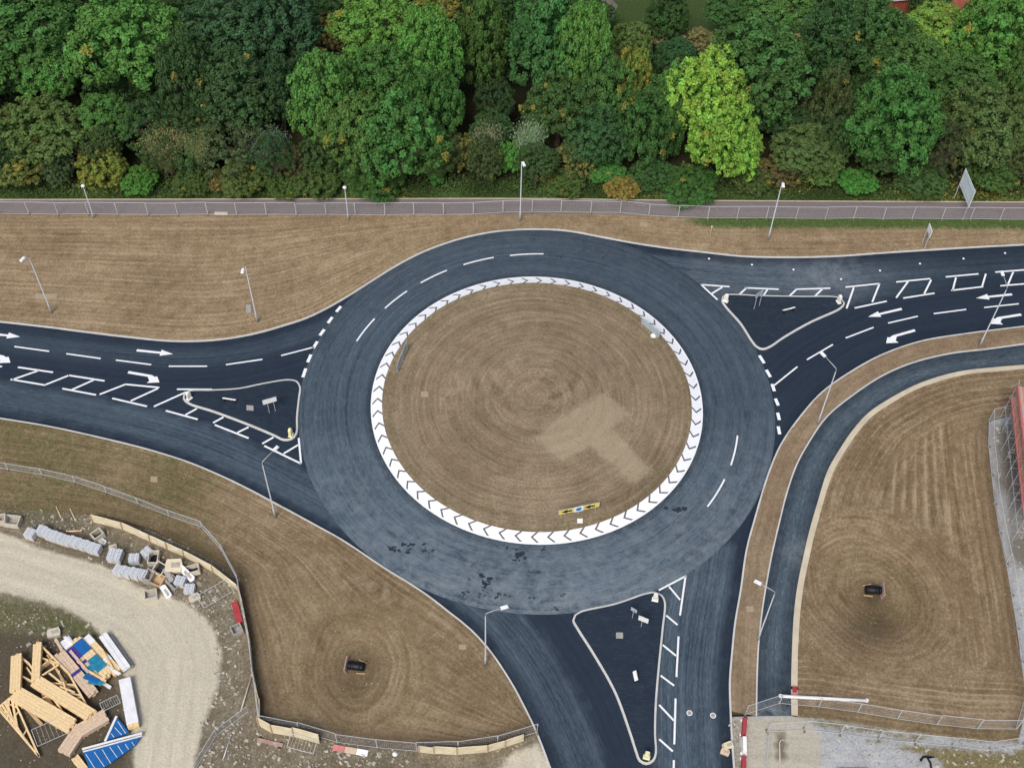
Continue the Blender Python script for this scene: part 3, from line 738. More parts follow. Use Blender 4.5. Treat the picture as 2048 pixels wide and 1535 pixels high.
# dark tar stains and tyre scuffs on the roundabout: thin splashes with their own outline
M_TAR = plain("tar_stain", (38, 47, 57), 0.7, var=.35, scale=6)
def blot(px, py, size, seed, stretch=1.0, ang=0.0):
    r = random.Random(seed); c0 = G(px, py); mb = MB()
    for piece in range(7):
      c = c0 + Vector((r.gauss(0, size * stretch * .9), r.gauss(0, size * .7), 0)); n = 11; pts = []; sz = size * r.uniform(.18, .62); an2 = ang + r.uniform(-.6, .6)
      for k in range(n):
        t = 2 * math.pi * k / n; rr = sz * (.45 + .75 * r.random())
        x, y = rr * math.cos(t) * stretch, rr * math.sin(t)
        pts.append((c.x + x * math.cos(an2) - y * math.sin(an2), c.y + x * math.sin(an2) + y * math.cos(an2), .0062 + piece * .0006))
      mb.add(pts + [(c.x, c.y, .0062 + piece * .0006)], [(k, (k + 1) % n, n) for k in range(n)])
    mb.build("tar_stain", M_TAR, ring)
for k, (x, y, s, st, an) in enumerate([(962, 1160, .35, 1.8, -.6), (970, 1172, .28, 1.2, 0), (945, 1131, .18, 1, 0), (930, 1186, .22, 1.6, .2), (962, 1188, .2, 1.2, 0), (1003, 1190, .3, 1.5, .2), (1044, 1105, .45, 1.6, .4), (1035, 1118, .25, 1, 0), (1066, 1195, .2, 1.2, 0), (1125, 1190, .22, 1.2, 0),
                                     (803, 1096, .45, 2.4, -.2), (820, 1090, .3, 1.8, .5), (1350, 1018, .5, 1.3, 0), (1110, 1217, .2, 1.6, 0), (855, 1102, .25, 2, -.5), (1087, 1098, .2, 1.2, 0), (1065, 480, .35, .5, 0), (1120, 512, .3, .6, 0), (1210, 515, .35, .6, 0), (1170, 496, .25, .5, 0)]):
    blot(x, y, s, k, st, an)
# ------------------------------------------------------------------ trees and shrubs
def leaf_mat():
    t = NT("foliage")
    oi = t.n("ObjectInfo")
    at = t.sep(t.attr("tint"))
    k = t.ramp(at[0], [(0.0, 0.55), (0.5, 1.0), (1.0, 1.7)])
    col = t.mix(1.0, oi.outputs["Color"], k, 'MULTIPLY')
    # some leaf clumps have turned: threshold per clump, amount per tree
    turned = t.math('LESS_THAN', at[1], t.math('MULTIPLY', oi.outputs["Alpha"], 0.8))
    aut = t.mix(at[2], lin(168, 166, 50), lin(150, 130, 54))
    col = t.mix(t.math('MULTIPLY', turned, 0.7), col, aut)
    j = t.n("HueSaturation", Color=col); t.set(j.inputs["Hue"], t.math('ADD', t.math('ADD', t.math('MULTIPLY', at[2], 0.03), t.math('MULTIPLY', at[1], .025)), 0.477)); t.set(j.inputs["Saturation"], 0.88); j.inputs["Value"].default_value = 1.2
    col = j.outputs[0]
    d1 = t.n("BsdfDiffuse", Color=col); d2 = t.n("BsdfTranslucent", Color=col)
    mx = t.n("MixShader", Fac=0.32)
    t.t.links.new(d1.outputs[0], mx.inputs[1]); t.t.links.new(d2.outputs[0], mx.inputs[2])
    t.t.links.new(mx.outputs[0], t.out.inputs["Surface"])
    return t.m
M_LEAF = leaf_mat()
M_BARK = plain("bark", (86, 76, 62), .95, var=.3, scale=6)

def leaf_mesh(name, C, Nrm, size, tint, seed):
    """one bent quad (two triangles) per leaf spray"""
    r = np.random.default_rng(seed); n = len(C)
    up = r.normal(size=(n, 3)); U = np.cross(Nrm, up); U /= np.linalg.norm(U, axis=1, keepdims=True) + 1e-9
    W = np.cross(Nrm, U); s = size[:, None]
    V = np.stack([C - U * s * .9, C - W * s * .55 + Nrm * s * .25, C + U * s * .9, C + W * s * .55 + Nrm * s * .2], 1).reshape(-1, 3)
    F = (np.arange(n)[:, None] * 4 + np.array([0, 1, 2, 3])[None]).tolist()
    me = bpy.data.meshes.new(name); me.from_pydata(V.tolist(), [], F); me.update()
    a = me.attributes.new("tint", 'FLOAT_VECTOR', 'POINT'); a.data.foreach_set("vector", np.repeat(tint, 4, 0).astype(np.float32).ravel())
    me.materials.append(M_LEAF); return me
def crown(name, seed, nl=15, lobe=.44, tuft=.125, per=56, leaf=.042, droop=.0, low=-.55, sparse=1.0, up=.0):
    r = np.random.default_rng(seed)
    # lobes over an egg-shaped crown
    L = []
    for i in range(nl):
        z = 1 - (i + .5) / nl * 1.45; a = i * 2.39996 + r.uniform(-.4, .4); q = math.sqrt(max(0, 1 - z * z))
        R = r.uniform(.52, .72); L.append((q * math.cos(a) * R, q * math.sin(a) * R, z * R * .92))
    L.append((0, 0, .25)); L = np.array(L); LR = lobe * r.uniform(.72, 1.2, len(L)); LT = r.uniform(0, 1, len(L))
    T, TN, TL = [], [], []
    for k, (c, R) in enumerate(zip(L, LR)):
        m = int(36 * (R / lobe) ** 2)
        for i in range(m):
            z = 1 - (i + .5) / m * 1.7; a = i * 2.39996 + k; q = math.sqrt(max(0, 1 - z * z))
            dv = np.array((q * math.cos(a), q * math.sin(a), z)) + r.normal(size=3) * .16; dv /= np.linalg.norm(dv)
            p = c + dv * R * r.uniform(.74, 1.16)
            if p[2] < low: continue
            if (np.linalg.norm((p - L) / LR[:, None], axis=1) < .80).any(): continue
            T.append(p); TN.append(dv); TL.append(k)
    T, TN, TL = np.array(T), np.array(TN), np.array(TL)
    keep = r.random(len(T)) < sparse; T, TN, TL = T[keep], TN[keep], TL[keep]
    n = len(T); tr = tuft * r.uniform(.6, 1.35, n); tt = r.random(n); th = r.random(n)
    th = np.clip(.55 * th + .45 * LT[TL] + r.normal(0, .05, n), 0, 1)
    idx = np.repeat(np.arange(n), per)
    dv = r.normal(size=(len(idx), 3)); dv[:, 2] += .35; dv += TN[idx] * .9; dv /= np.linalg.norm(dv, axis=1, keepdims=True)
    C = T[idx] + dv * (tr[idx] * r.uniform(.35, 1.1, len(idx)))[:, None]
    nn = dv + r.normal(size=dv.shape) * .45; nn[:, 2] += .25; nn /= np.linalg.norm(nn, axis=1, keepdims=True)
    size = leaf * r.uniform(.6, 1.3, len(idx))
    # tint: lobe and tuft character, tips paler than the tuft's heart
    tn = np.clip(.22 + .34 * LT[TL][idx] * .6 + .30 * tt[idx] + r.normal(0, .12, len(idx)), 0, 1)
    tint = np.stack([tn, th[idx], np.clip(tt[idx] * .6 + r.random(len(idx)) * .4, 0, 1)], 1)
    # inner foliage that closes the crown
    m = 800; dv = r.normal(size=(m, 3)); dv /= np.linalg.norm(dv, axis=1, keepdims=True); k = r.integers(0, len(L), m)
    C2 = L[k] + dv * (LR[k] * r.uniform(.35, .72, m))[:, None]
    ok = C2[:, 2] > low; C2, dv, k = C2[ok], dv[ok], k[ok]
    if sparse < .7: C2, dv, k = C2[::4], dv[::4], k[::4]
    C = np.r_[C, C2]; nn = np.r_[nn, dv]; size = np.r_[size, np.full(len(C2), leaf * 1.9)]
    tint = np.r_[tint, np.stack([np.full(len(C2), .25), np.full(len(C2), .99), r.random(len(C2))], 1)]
    return leaf_mesh(name, C, nn, size, tint, seed)
def wispy(name, seed, stems=16):
    """upright shrub of fanned stems with fine sparse leaves"""
    r = np.random.default_rng(seed); C = []; tt = []; ends = []
    for k in range(stems):
        a = k * 2.4; sp = r.uniform(.15, .9); top = np.array((math.cos(a) * sp, math.sin(a) * sp, r.uniform(.75, 1.05))); ends.append(top)
        for i in range(620):
            t = r.uniform(.12, 1); p = top * t; p[2] = -1 + (top[2] + 1) * t ** .8
            C.append(p + r.normal(size=3) * .13 * (.5 + t)); tt.append(np.clip(.15 + .35 * (k % 5) / 4 + r.normal() * .15, 0, 1))
    C = np.array(C); n = len(C); nn = r.normal(size=(n, 3)); nn[:, 2] += .8; nn /= np.linalg.norm(nn, axis=1, keepdims=True)
    tint = np.stack([np.array(tt), r.random(n), r.random(n)], 1)
    return leaf_mesh(name, C, nn, .036 * r.uniform(.6, 1.4, n), tint, seed), ends
def trunk_mesh(seed, limbs=6):
    r = random.Random(seed); mb = MB()
    pts = [(0, 0, 0), (r.uniform(-.2, .2), r.uniform(-.2, .2), .35), (r.uniform(-.4, .4), r.uniform(-.4, .4), .75), (0, 0, 1.15)]
    mb.tube(pts, [.62, .42, .30, .10], 7)
    for k in range(limbs):
        a = k * 6.283 / limbs + r.uniform(-.4, .4); z0 = r.uniform(.5, .85); e = r.uniform(3.2, 6.0)
        mb.tube([(0, 0, z0), (math.cos(a) * e * .45, math.sin(a) * e * .45, z0 + .16), (math.cos(a) * e, math.sin(a) * e, z0 + r.uniform(.25, .5))], [.2, .13, .05], 5)
    me = mb.mesh("trunk"); me.materials.append(M_BARK); return me
CR = {"dome": [crown("crown", s, 16, .42) for s in (1, 2, 3)],
      "tall": [crown("crown", s, 18, .38, .115, 54, .041) for s in (4, 5)],
      "rough": [crown("crown", s, 20, .36, .105, 44, .04, low=-.8) for s in (6, 7, 8)],
      "bush": [crown("crown", s, 11, .46, .14, 50, .058, low=-.9) for s in (9, 10)],
      "thin": [crown("crown", s, 15, .40, .12, 44, .036, low=-.8, sparse=.62) for s in (12, 13)],
      "wispy": [wispy("crown", s)[0] for s in (14, 15)]}
TR = [trunk_mesh(s) for s in (1, 2, 3)]
def stem_fan(seed):
    mb = MB()
    for tp in wispy("unused", seed, 16)[1]:
        mb.tube([(0, 0, -1), (tp[0] * .45, tp[1] * .45, -.25), (tp[0], tp[1], tp[2])], [.022, .016, .006], 4)
    m = mb.mesh("stems"); m.materials.append(M_STEM); return m
M_STEM = plain("pale_stem", (150, 142, 122), .95, var=.15, scale=5)
STEMS = [stem_fan(s) for s in (14, 15)]
tree_count = 0
def tree(px, py, rx, ry, zc, kind, rgb, aut, label, name="broadleaf_tree", cat="tree", group=None, zbase=0.02):
    """crown centre seen at photo pixel (px, py) when it hangs zc metres above ground"""
    global tree_count
    p = G(px, py, zc); k = tree_count; tree_count += 1
    sc = FPX / ((CAM_H - zc) / (_ct + (py - 767.5) / FPX * _st) )
    R = rx / sc; hz = math.sqrt(max((ry / sc) ** 2 * 2 - R * R, (R * .55) ** 2)); hz = min(hz, zc * 1.02)
    e = thing(name, label, cat, (p.x, p.y, zbase), rnd.uniform(0, 6.28), group)
    ms = CR[kind]; c = bpy.data.objects.new("crown", ms[k % len(ms)]); c.location = (0, 0, zc); c.scale = (R, R * rnd.uniform(.92, 1.08), hz)
    dk = 1.0 + .30 * max(0.0, (100 - max(rgb)) / 45.0)
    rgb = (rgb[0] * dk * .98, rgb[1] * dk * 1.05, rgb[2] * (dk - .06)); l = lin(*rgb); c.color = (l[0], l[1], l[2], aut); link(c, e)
    if kind == "wispy":
        st_ = bpy.data.objects.new("stem_fan", STEMS[k % 2]); st_.location = c.location; st_.scale = c.scale; link(st_, e); return e
    tk = bpy.data.objects.new("trunk", TR[k % 3]); tk.scale = (R * .13, R * .13, zc); link(tk, e)
    return e
GB, GM, GD, GO, GY, GBL = (92, 132, 58), (78, 112, 54), (66, 88, 54), (104, 110, 66), (150, 170, 52), (66, 92, 62)
TREES = [
 (52, 58, 118, 88, 8, "dome", GM, .04, "broad mid-green tree in the top left corner of the wood"),
 (95, 150, 62, 56, 6, "dome", GB, .03, "small bright green tree below the broad top-left tree"),
 (252, 82, 108, 98, 9, "dome", GB, .05, "large round bright green tree near the top left"),
 (212, 242, 58, 50, 5, "dome", (84, 118, 54), .04, "rounded green tree low in front of the large bright green one"),
 (75, 262, 92, 66, 5, "rough", (98, 114, 60), .10, "wide olive-brown tree near the left edge above the path"),
 (372, 170, 60, 90, 7, "rough", GD, .05, "narrow dark green tree right of the large bright green one"),
 (300, 252, 60, 56, 5, "thin", GD, .05, "dark thin-leaved tree left of centre above the tan shrub"),
 (452, 70, 90, 80, 8, "rough", GBL, .05, "dark blue-green tree at the top edge, left part"),
 (470, 185, 90, 82, 7, "rough", GD, .12, "wide dark olive tree with a few yellow tips"),
 (570, 60, 80, 86, 8, "rough", (58, 84, 58), .04, "deep green tree left of the brown-topped one"),
 (648, 78, 40, 44, 6, "thin", (122, 100, 62), .55, "small tree turning orange-brown among dark ones"),
 (560, 190, 52, 70, 6, "rough", (54, 76, 50), .05, "shaded dark tree beside the big domed group"),
 (470, 290, 78, 58, 4, "thin", (78, 88, 58), .10, "dark olive spreading shrub-like tree at mid left"),
 (655, 205, 68, 96, 8, "dome", GB, .03, "domed bright green tree at the left of the big central group"),
 (712, 262, 66, 74, 7, "dome", (96, 122, 58), .14, "yellow-flecked green tree in the middle of the domed group"),
 (800, 285, 76, 84, 7, "dome", (80, 120, 58), .03, "rounded leafy tree at the front right of the domed group"),
 (770, 160, 68, 70, 8, "dome", (82, 118, 54), .04, "green crown behind the rounded front tree of the domed group"),
 (757, 58, 76, 70, 9, "dome", (104, 140, 52), .10, "fresh yellow-green tree near the top, left of centre"),
 (860, 112, 62, 92, 9, "tall", (96, 140, 56), .04, "tall bright green tree with a pointed crown left of the dark gap"),
 (862, 222, 56, 80, 7, "dome", (76, 112, 52), .05, "green tree below the tall pointed bright one"),
 (872, 16, 52, 40, 8, "rough", (126, 124, 50), .4, "orange and yellow tree at the top edge"),
 (962, 92, 56, 92, 8, "tall", (80, 104, 48), .18, "tall narrow tree with yellowing leaves by the dark gap"),
 (990, 205, 40, 44, 5, "rough", (50, 66, 40), .05, "dark tree inside the deep gap in the wood"),
 (1092, 88, 84, 100, 9, "tall", (72, 112, 60), .03, "tall blue-green tree right of the dark gap"),
 (1168, 118, 58, 108, 9, "tall", (98, 138, 58), .04, "light green tree along the edge of the grassy clearing"),
 (1118, 218, 72, 66, 6, "rough", (74, 98, 52), .16, "mixed green and yellow tree above the grey shrubs"),
 (1212, 180, 52, 66, 7, "dome", (82, 116, 58), .08, "pale green tree left of the orange-tipped one"),
 (1190, 278, 62, 62, 5, "rough", (66, 96, 58), .04, "dark bluish tree low in the middle of the wood"),
 (1270, 165, 42, 66, 7, "rough", (120, 132, 52), .42, "tree with orange and yellow patches beside the bright one"),
 (1300, 255, 58, 92, 6, "dome", (72, 104, 52), .22, "green tree with yellow fringe left of the bright yellow-green one"),
 (1350, 215, 50, 70, 7, "dome", (90, 132, 56), .16, "green tree tucked behind the bright yellow-green one"),
 (1410, 196, 84, 90, 9, "rough", (140, 168, 48), .14, "bright yellow-green tree, the most vivid crown in the wood"),
 (1448, 288, 74, 86, 6, "rough", (130, 164, 48), .12, "lower vivid yellow-green tree right beside the path verge"),
 (1518, 142, 104, 102, 9, "dome", (76, 108, 56), .03, "big domed mid-green tree right of the vivid one"),
 (1262, 92, 48, 46, 6, "rough", (104, 120, 62), .12, "small olive tree at the lower edge of the clearing"),
 (1335, 40, 46, 52, 6, "rough", (68, 94, 50), .05, "dark tree standing in the grassy clearing"),
 (1305, 70, 36, 26, 4, "thin", (132, 118, 86), .15, "pinkish-brown bare-looking tree in the clearing"),
 (1392, 82, 36, 28, 4, "thin", (140, 124, 84), .2, "tan thinning tree at the right of the clearing"),
 (1352, 108, 44, 30, 5, "rough", (66, 102, 66), .02, "blue-green conifer-like tree below the clearing"),
 (1470, 22, 62, 46, 7, "rough", (70, 100, 52), .05, "green tree at the top edge right of the clearing"),
 (1560, 20, 66, 50, 8, "dome", (88, 118, 56), .06, "leafy green tree at the top edge behind the big dome"),
 (1660, 95, 72, 90, 8, "rough", (66, 94, 54), .04, "dark green tree between the two large domes on the right"),
 (1655, 218, 46, 76, 6, "thin", (82, 90, 54), .2, "brownish thin tree in the shaded gap on the right"),
 (1740, 80, 82, 84, 8, "rough", (74, 106, 56), .04, "wide green tree at the top right behind the round one"),
 (1782, 248, 84, 100, 8, "dome", (76, 118, 54), .02, "round dark green tree with dense crown near the path, right"),
 (1820, 120, 70, 62, 8, "rough", (84, 112, 56), .08, "green tree just above the round dense one on the right"),
 (1888, 66, 72, 58, 8, "dome", (126, 150, 52), .22, "yellow-green tree near the top right edge"),
 (1982, 75, 78, 92, 9, "dome", (92, 134, 54), .06, "bright green tree in the top right corner"),
 (1912, 160, 78, 66, 7, "rough", (80, 108, 52), .08, "green spreading tree below the top right corner trees"),
 (1965, 262, 92, 92, 6, "rough", (94, 110, 62), .12, "large olive-brown tree at right, above the big sign"),
 (2040, 170, 50, 80, 7, "rough", (90, 118, 56), .08, "green tree cut by the right edge of the photo"),
 (2050, 310, 50, 56, 4, "rough", (92, 98, 60), .10, "olive shrubby tree by the right edge above the path"),
 (-8, 178, 40, 44, 5, "rough", GD, .05, "dark green tree cut by the left edge of the photo"),
 (1885, 300, 46, 60, 5, "thin", (66, 70, 48), .10, "dark thin tree left of the big olive one"),
 (1610, 300, 70, 50, 4, "rough", (92, 108, 60), .10, "wide olive-green shrubby tree right of the vivid tree"),
]
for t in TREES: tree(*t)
SHRUBS = [
 (35, 335, 60, 50, 2.6, "rough", (112, 114, 58), .25, "yellow-olive bush at the left edge beside the path"),
 (115, 335, 40, 40, 2.2, "rough", (84, 98, 66), .05, "grey-green bush near the left end of the path"),
 (208, 330, 48, 44, 2.4, "rough", (128, 130, 50), .45, "yellowing bush above the left short lamp"),
 (160, 290, 44, 36, 3.0, "thin", (96, 96, 70), .1, "greyish leafy bush behind the yellowing one"),
 (335, 312, 46, 58, 3.0, "wispy", (152, 140, 100), .1, "tan feathery shrub left of centre"),
 (400, 318, 34, 52, 3.0, "wispy", (140, 142, 96), .1, "pale straw-coloured feathery shrub beside the tan one"),
 (283, 362, 34, 26, 1.4, "bush", (84, 128, 46), .05, "low vivid green bush by the footpath, left"),
 (385, 365, 44, 24, 1.3, "rough", (86, 102, 52), .1, "low mixed bush by the path under the straw shrub"),
 (545, 312, 44, 44, 2.8, "wispy", (120, 136, 126), .0, "grey-blue wispy shrub left of the domed group"),
 (592, 330, 34, 52, 2.6, "thin", (112, 92, 68), .15, "brown thin shrub beside the domed group"),
 (490, 350, 54, 30, 1.8, "rough", (98, 108, 56), .18, "low olive bush by the path, left of centre"),
 (640, 355, 50, 28, 1.6, "rough", (82, 98, 50), .08, "low green bush under the domed group, left end"),
 (745, 362, 56, 22, 1.4, "bush", (70, 98, 46), .03, "low dark green bush under the domed group, right end"),
 (868, 330, 30, 44, 2.6, "bush", (76, 118, 52), .08, "upright green bush at the right foot of the domed group"),
 (932, 312, 40, 54, 2.6, "thin", (122, 112, 60), .35, "ochre shrub left of the pale grey pair"),
 (975, 300, 32, 60, 3.2, "wispy", (164, 158, 132), .05, "pale grey-brown upright shrub, left of the pair"),
 (1060, 298, 38, 60, 3.2, "wispy", (150, 168, 136), .0, "pale grey-green upright shrub behind the tall lamp"),
 (1018, 318, 24, 44, 2.2, "bush", (92, 140, 56), .02, "small bright green bush between the pale pair"),
 (1097, 356, 17, 18, 1.0, "bush", (176, 138, 70), .7, "small round orange bush by the path right of the tall lamp"),
 (1150, 318, 46, 50, 2.6, "thin", (120, 118, 68), .28, "ochre-green shrub right of the orange bush"),
 (1125, 365, 40, 20, 1.2, "rough", (88, 104, 50), .2, "low mottled bush by the path in the middle"),
 (1215, 345, 34, 26, 1.4, "bush", (78, 130, 56), .05, "low bright green bush below the dark bluish tree"),
 (1245, 375, 36, 18, 1.0, "rough", (140, 112, 56), .5, "low orange-brown bush by the path, middle right"),
 (1305, 350, 44, 30, 1.6, "rough", (66, 92, 50), .1, "low dark bush under the yellow-fringed tree"),
 (1385, 370, 50, 22, 1.2, "bush", (70, 104, 48), .08, "low dark green bush under the vivid tree"),
 (1500, 355, 44, 28, 1.6, "rough", (84, 96, 52), .2, "low olive bush right of the vivid tree"),
 (1560, 345, 46, 36, 2.0, "thin", (112, 96, 64), .3, "brownish bush left of the tall lamp on the right"),
 (1640, 340, 40, 44, 2.2, "rough", (96, 122, 58), .08, "light green bush right of the tall lamp on the right"),
 (1718, 366, 34, 20, 1.2, "bush", (78, 134, 50), .03, "low vivid green bush in front of the round dense tree"),
 (1840, 360, 52, 26, 1.5, "rough", (76, 98, 54), .06, "low green bush left of the big sign"),
 (1985, 350, 48, 32, 1.8, "rough", (86, 110, 56), .08, "low green bush right of the big sign"),
 (440, 362, 30, 24, 1.3, "rough", (120, 100, 62), .3, "low rust-tinged bush near the left part of the path"),
 (690, 330, 36, 24, 1.6, "rough", (58, 80, 46), .05, "shaded bush under the left of the domed group"),
 (570, 370, 40, 16, 1.0, "rough", (84, 104, 50), .1, "low grassy bush by the path above the second short lamp"),
]
for t in SHRUBS: tree(*t, name="shrub", cat="shrub")
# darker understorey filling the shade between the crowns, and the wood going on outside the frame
used = [(t[0], t[1], t[2]) for t in TREES]
k = 0
NTH = ['first', 'second', 'third', 'fourth', 'fifth', 'sixth', 'seventh', 'eighth', 'ninth', 'tenth', 'eleventh', 'twelfth', 'thirteenth', 'fourteenth', 'fifteenth', 'sixteenth', 'seventeenth', 'eighteenth', 'nineteenth', 'twentieth', 'twenty-first', 'twenty-second', 'twenty-third', 'twenty-fourth']
ROWN = ['rearmost', 'second rearmost', 'third rearmost', 'middle', 'third nearest', 'second nearest', 'nearest']
for row, py in enumerate(range(-40, 340, 58)):
    cnt = 0
    for px in range(-60, 2140, 96):
        x, y = px + rnd.uniform(-30, 30), py + rnd.uniform(-18, 18)
        if 1185 < x < 1450 and y < 100: continue
        if 930 < x < 1085 and 170 < y < 260: continue
        near = min(math.hypot(x - u[0], y - u[1]) / u[2] for u in used)
        if near < .80: continue
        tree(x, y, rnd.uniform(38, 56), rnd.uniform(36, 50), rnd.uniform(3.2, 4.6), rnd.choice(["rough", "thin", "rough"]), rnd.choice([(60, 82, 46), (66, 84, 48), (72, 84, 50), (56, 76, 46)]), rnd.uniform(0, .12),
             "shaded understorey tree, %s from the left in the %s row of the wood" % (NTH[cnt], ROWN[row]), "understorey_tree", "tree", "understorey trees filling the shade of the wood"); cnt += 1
for i in range(22):
    x = rnd.choice([rnd.uniform(-300, -70), rnd.uniform(2130, 2340)]) if i < 16 else rnd.uniform(-200, 2240)
    y = rnd.uniform(-40, 300) if i < 16 else rnd.uniform(-130, -60)
    if 1180 < x < 1460 and i >= 16: continue
    tree(x, y, rnd.uniform(70, 100), rnd.uniform(70, 95), rnd.uniform(6, 9), rnd.choice(["dome", "rough", "tall"]), rnd.choice([GB, GM, GD, GBL]), rnd.uniform(0, .1),
         "outlying tree of the wood beyond the edge of the photo", "broadleaf_tree", "tree", "outlying trees of the wood")
# bramble and rough grass along the path edge
def undergrowth():
    r = np.random.default_rng(77); n = 34000
    px = r.uniform(-330, 2380, n); py = 399.5 - np.abs(r.normal(0, 1, n)) * 22 + np.interp(px, [-330, 1040, 2380], [0, 0, 7])
    XY = np.array([G(a, b)[:2] for a, b in zip(px, py)]); dp, _ = seg_dist(XY, PU); XY = XY[dp > .25]; dp = dp[dp > .25]; n = len(XY)
    h = sstep(.2, 2.2, dp) * (.25 + 1.1 * vnoise(XY[:, 0] * .35, XY[:, 1] * .5, 31)) * r.random(n) ** .6 + .05
    C = np.c_[XY, h]; nn = r.normal(size=(n, 3)) * .6; nn[:, 2] += 1; nn /= np.linalg.norm(nn, axis=1, keepdims=True)
    c = vnoise(XY[:, 0] * .25, XY[:, 1] * .4, 33)
    tint = np.stack([np.clip(.1 + .7 * c + r.normal(0, .15, n), 0, 1), np.clip(r.random(n) * .5 + .6 * vnoise(XY[:, 0] * .12, XY[:, 1] * .3, 35), 0, 1), r.random(n)], 1)
    o = obj("undergrowth", leaf_mesh("undergrowth", C, nn, r.uniform(.10, .24, n), tint, 5))
    l = lin(76, 98, 46); o.color = (l[0], l[1], l[2], .32)
    tag(o, "tangled bramble and rough grass along the far side of the path", "undergrowth", kind="stuff")
undergrowth()
# ------------------------------------------------------------------ materials for objects
M_GALV = plain("galvanised_steel", (176, 180, 184), .5, .15, .08, 4)
M_LANT = plain("lantern_white", (232, 234, 236), .4, 0, .05)
M_WIRE = plain("fence_wire", (204, 208, 210), .5, .3, .08)
M_FOOT = plain("fence_foot", (120, 112, 96), .95, 0, .2, 4)
M_CONC = plain("grey_concrete", (156, 154, 148), .9, 0, .18, 5)
M_PALE = plain("pale_concrete", (196, 188, 172), .9, 0, .16, 4)
M_WHITE = plain("white_plastic", (236, 236, 232), .45, 0, .06)
M_YELB = plain("pale_yellow_plastic", (232, 226, 168), .45, 0, .08)
M_BLACK = plain("black_plastic", (24, 26, 30), .45, 0, .2)
M_YEL = plain("sign_yellow", (226, 204, 104), .5, 0, .05)
M_BLUE = plain("sign_blue", (44, 110, 176), .5, 0, .05)
M_BACK = plain("sign_back_grey", (168, 182, 190), .55, .1, .08)
M_PALEBL = plain("sign_face_pale_blue", (214, 228, 234), .5, 0, .10, 1.5)
M_SLAB = plain("earthy_slab", (160, 146, 122), .95, 0, .14, 4)
M_RED = plain("red_plastic", (164, 62, 68), .5, 0, .15)
M_HEAD = plain("pinkish_headwall", (160, 132, 124), .9, 0, .2, 3)
M_PINK = plain("faded_red_board", (202, 128, 124), .7, 0, .18, 1.5)
M_CREAM = plain("cream_sheeting", (214, 202, 172), .9, 0, .12, 1.2)
M_TIMB = plain("fresh_timber", (228, 200, 152), .8, 0, .14, 5)
M_TIMB2 = plain("weathered_timber", (190, 160, 124), .85, 0, .18, 5)
M_TIMBP = plain("pinkish_timber", (206, 182, 156), .85, 0, .16, 5)
M_BSHEET = plain("blue_membrane", (30, 96, 158), .45, 0, .14, 1.5)
M_TEAL = plain("teal_wrap", (44, 128, 158), .4, 0, .3, 2)
M_VIOLET = plain("violet_wrap", (74, 62, 142), .4, 0, .4, 2.5)
M_WRAP = plain("white_wrap", (226, 226, 226), .5, 0, .10, 1.5)
M_BLOCK = plain("concrete_block", (190, 194, 198), .95, 0, .14, 6)
M_RUBBLE = plain("rubble", (172, 166, 152), .95, 0, .35, 1.3)
M_TILE = plain("red_roof_tile", (200, 138, 132), .85, 0, .22, 2)
M_BRICK = plain("red_brick", (150, 78, 62), .9, 0, .2, 3)

# ------------------------------------------------------------------ street lamps
def lamp(base, H, head, label, group="road lighting columns"):
    b = G(*base); h = G(head[0], head[1], H + .12)
    o = thing("street_lamp", label, "street lamp", (b.x, b.y, .08), 0, group)
    v = Vector((h.x - b.x, h.y - b.y, 0)); L = v.length; u = v.normalized() if L > .05 else Vector((0, -1, 0)); L = max(L, .35)
    MB().tube([(0, 0, 0), (0, 0, 1.5), (0, 0, 1.52), (0, 0, H - .4)], [.105, .105, .075, .048], 10).build("pole", M_GALV, o, True)
    MB().box((.0, -.10, .95), (.11, .03, .55)).build("access_door", M_GALV, o)
    MB().tube([(0, 0, H - .45), (0, 0, H - .12), u * .12 + Vector((0, 0, H + .02)), u * (L * .5) + Vector((0, 0, H + .10)), u * (L - .1) + Vector((0, 0, H + .14))], .036, 8).build("arm", M_GALV, o, True)
    q = Matrix.Rotation(math.atan2(u.y, u.x), 3, 'Z')
    lt = MB().box(u * (L + .18) + Vector((0, 0, H + .17)), (.72, .34, .12), q, .78).build("lantern", M_LANT, o)
    MB().box(u * (L + .22) + Vector((0, 0, H + .095)), (.5, .24, .025), q).build("lens", M_PALEBL, lt)
    return o
lamp((104, 627), 9.5, (48, 517), "tall grey lamp post on the soil at the far left, over a pale slab")
lamp((515, 645), 9.6, (486, 540), "tall grey lamp post on the north verge beside the west entry road")
lamp((1040, 443), 9.6, (1046, 327), "tall grey lamp post by the path fence, above the top of the roundabout")
lamp((1536, 480), 9.5, (1566, 369), "tall grey lamp post on the narrow verge north of the east road")
lamp((551, 1035), 9.8, (549, 900), "lamp post on the south-west verge with its arm over the west exit lane")
lamp((971, 1330), 10.2, (1005, 1216), "lamp post on the verge beside the south exit road")
lamp((1635, 848), 9.4, (1648, 712), "lamp post on the brown strip with its arm over the east entry lanes")
lamp((1515, 1280), 9.4, (1519, 1167), "lamp post between the south road and the cycle track")
lamp((1958, 694), 9.9, (2005, 550), "lamp post at the far right end of the brown strip")
def short_lamp(base, H, label):
    b = G(*base); o = thing("path_lamp", label, "street lamp", (b.x, b.y, .06), 0, "short lamps along the footpath")
    MB().tube([(0, 0, 0), (0, 0, .9), (0, 0, .92), (0, 0, H)], [.08, .08, .055, .042], 10).build("pole", M_GALV, o, True)
    MB().tube([(0, 0, H - .05), (0, 0, H + .05), (0, 0, H + .16), (0, 0, H + .24)], [.08, .24, .22, .06], 14).build("lantern", M_LANT, o, True)
short_lamp((188, 437), 5.2, "short post-top lamp by the path fence at the left")
short_lamp((697, 440), 5.2, "short post-top lamp by the path fence left of the roundabout")

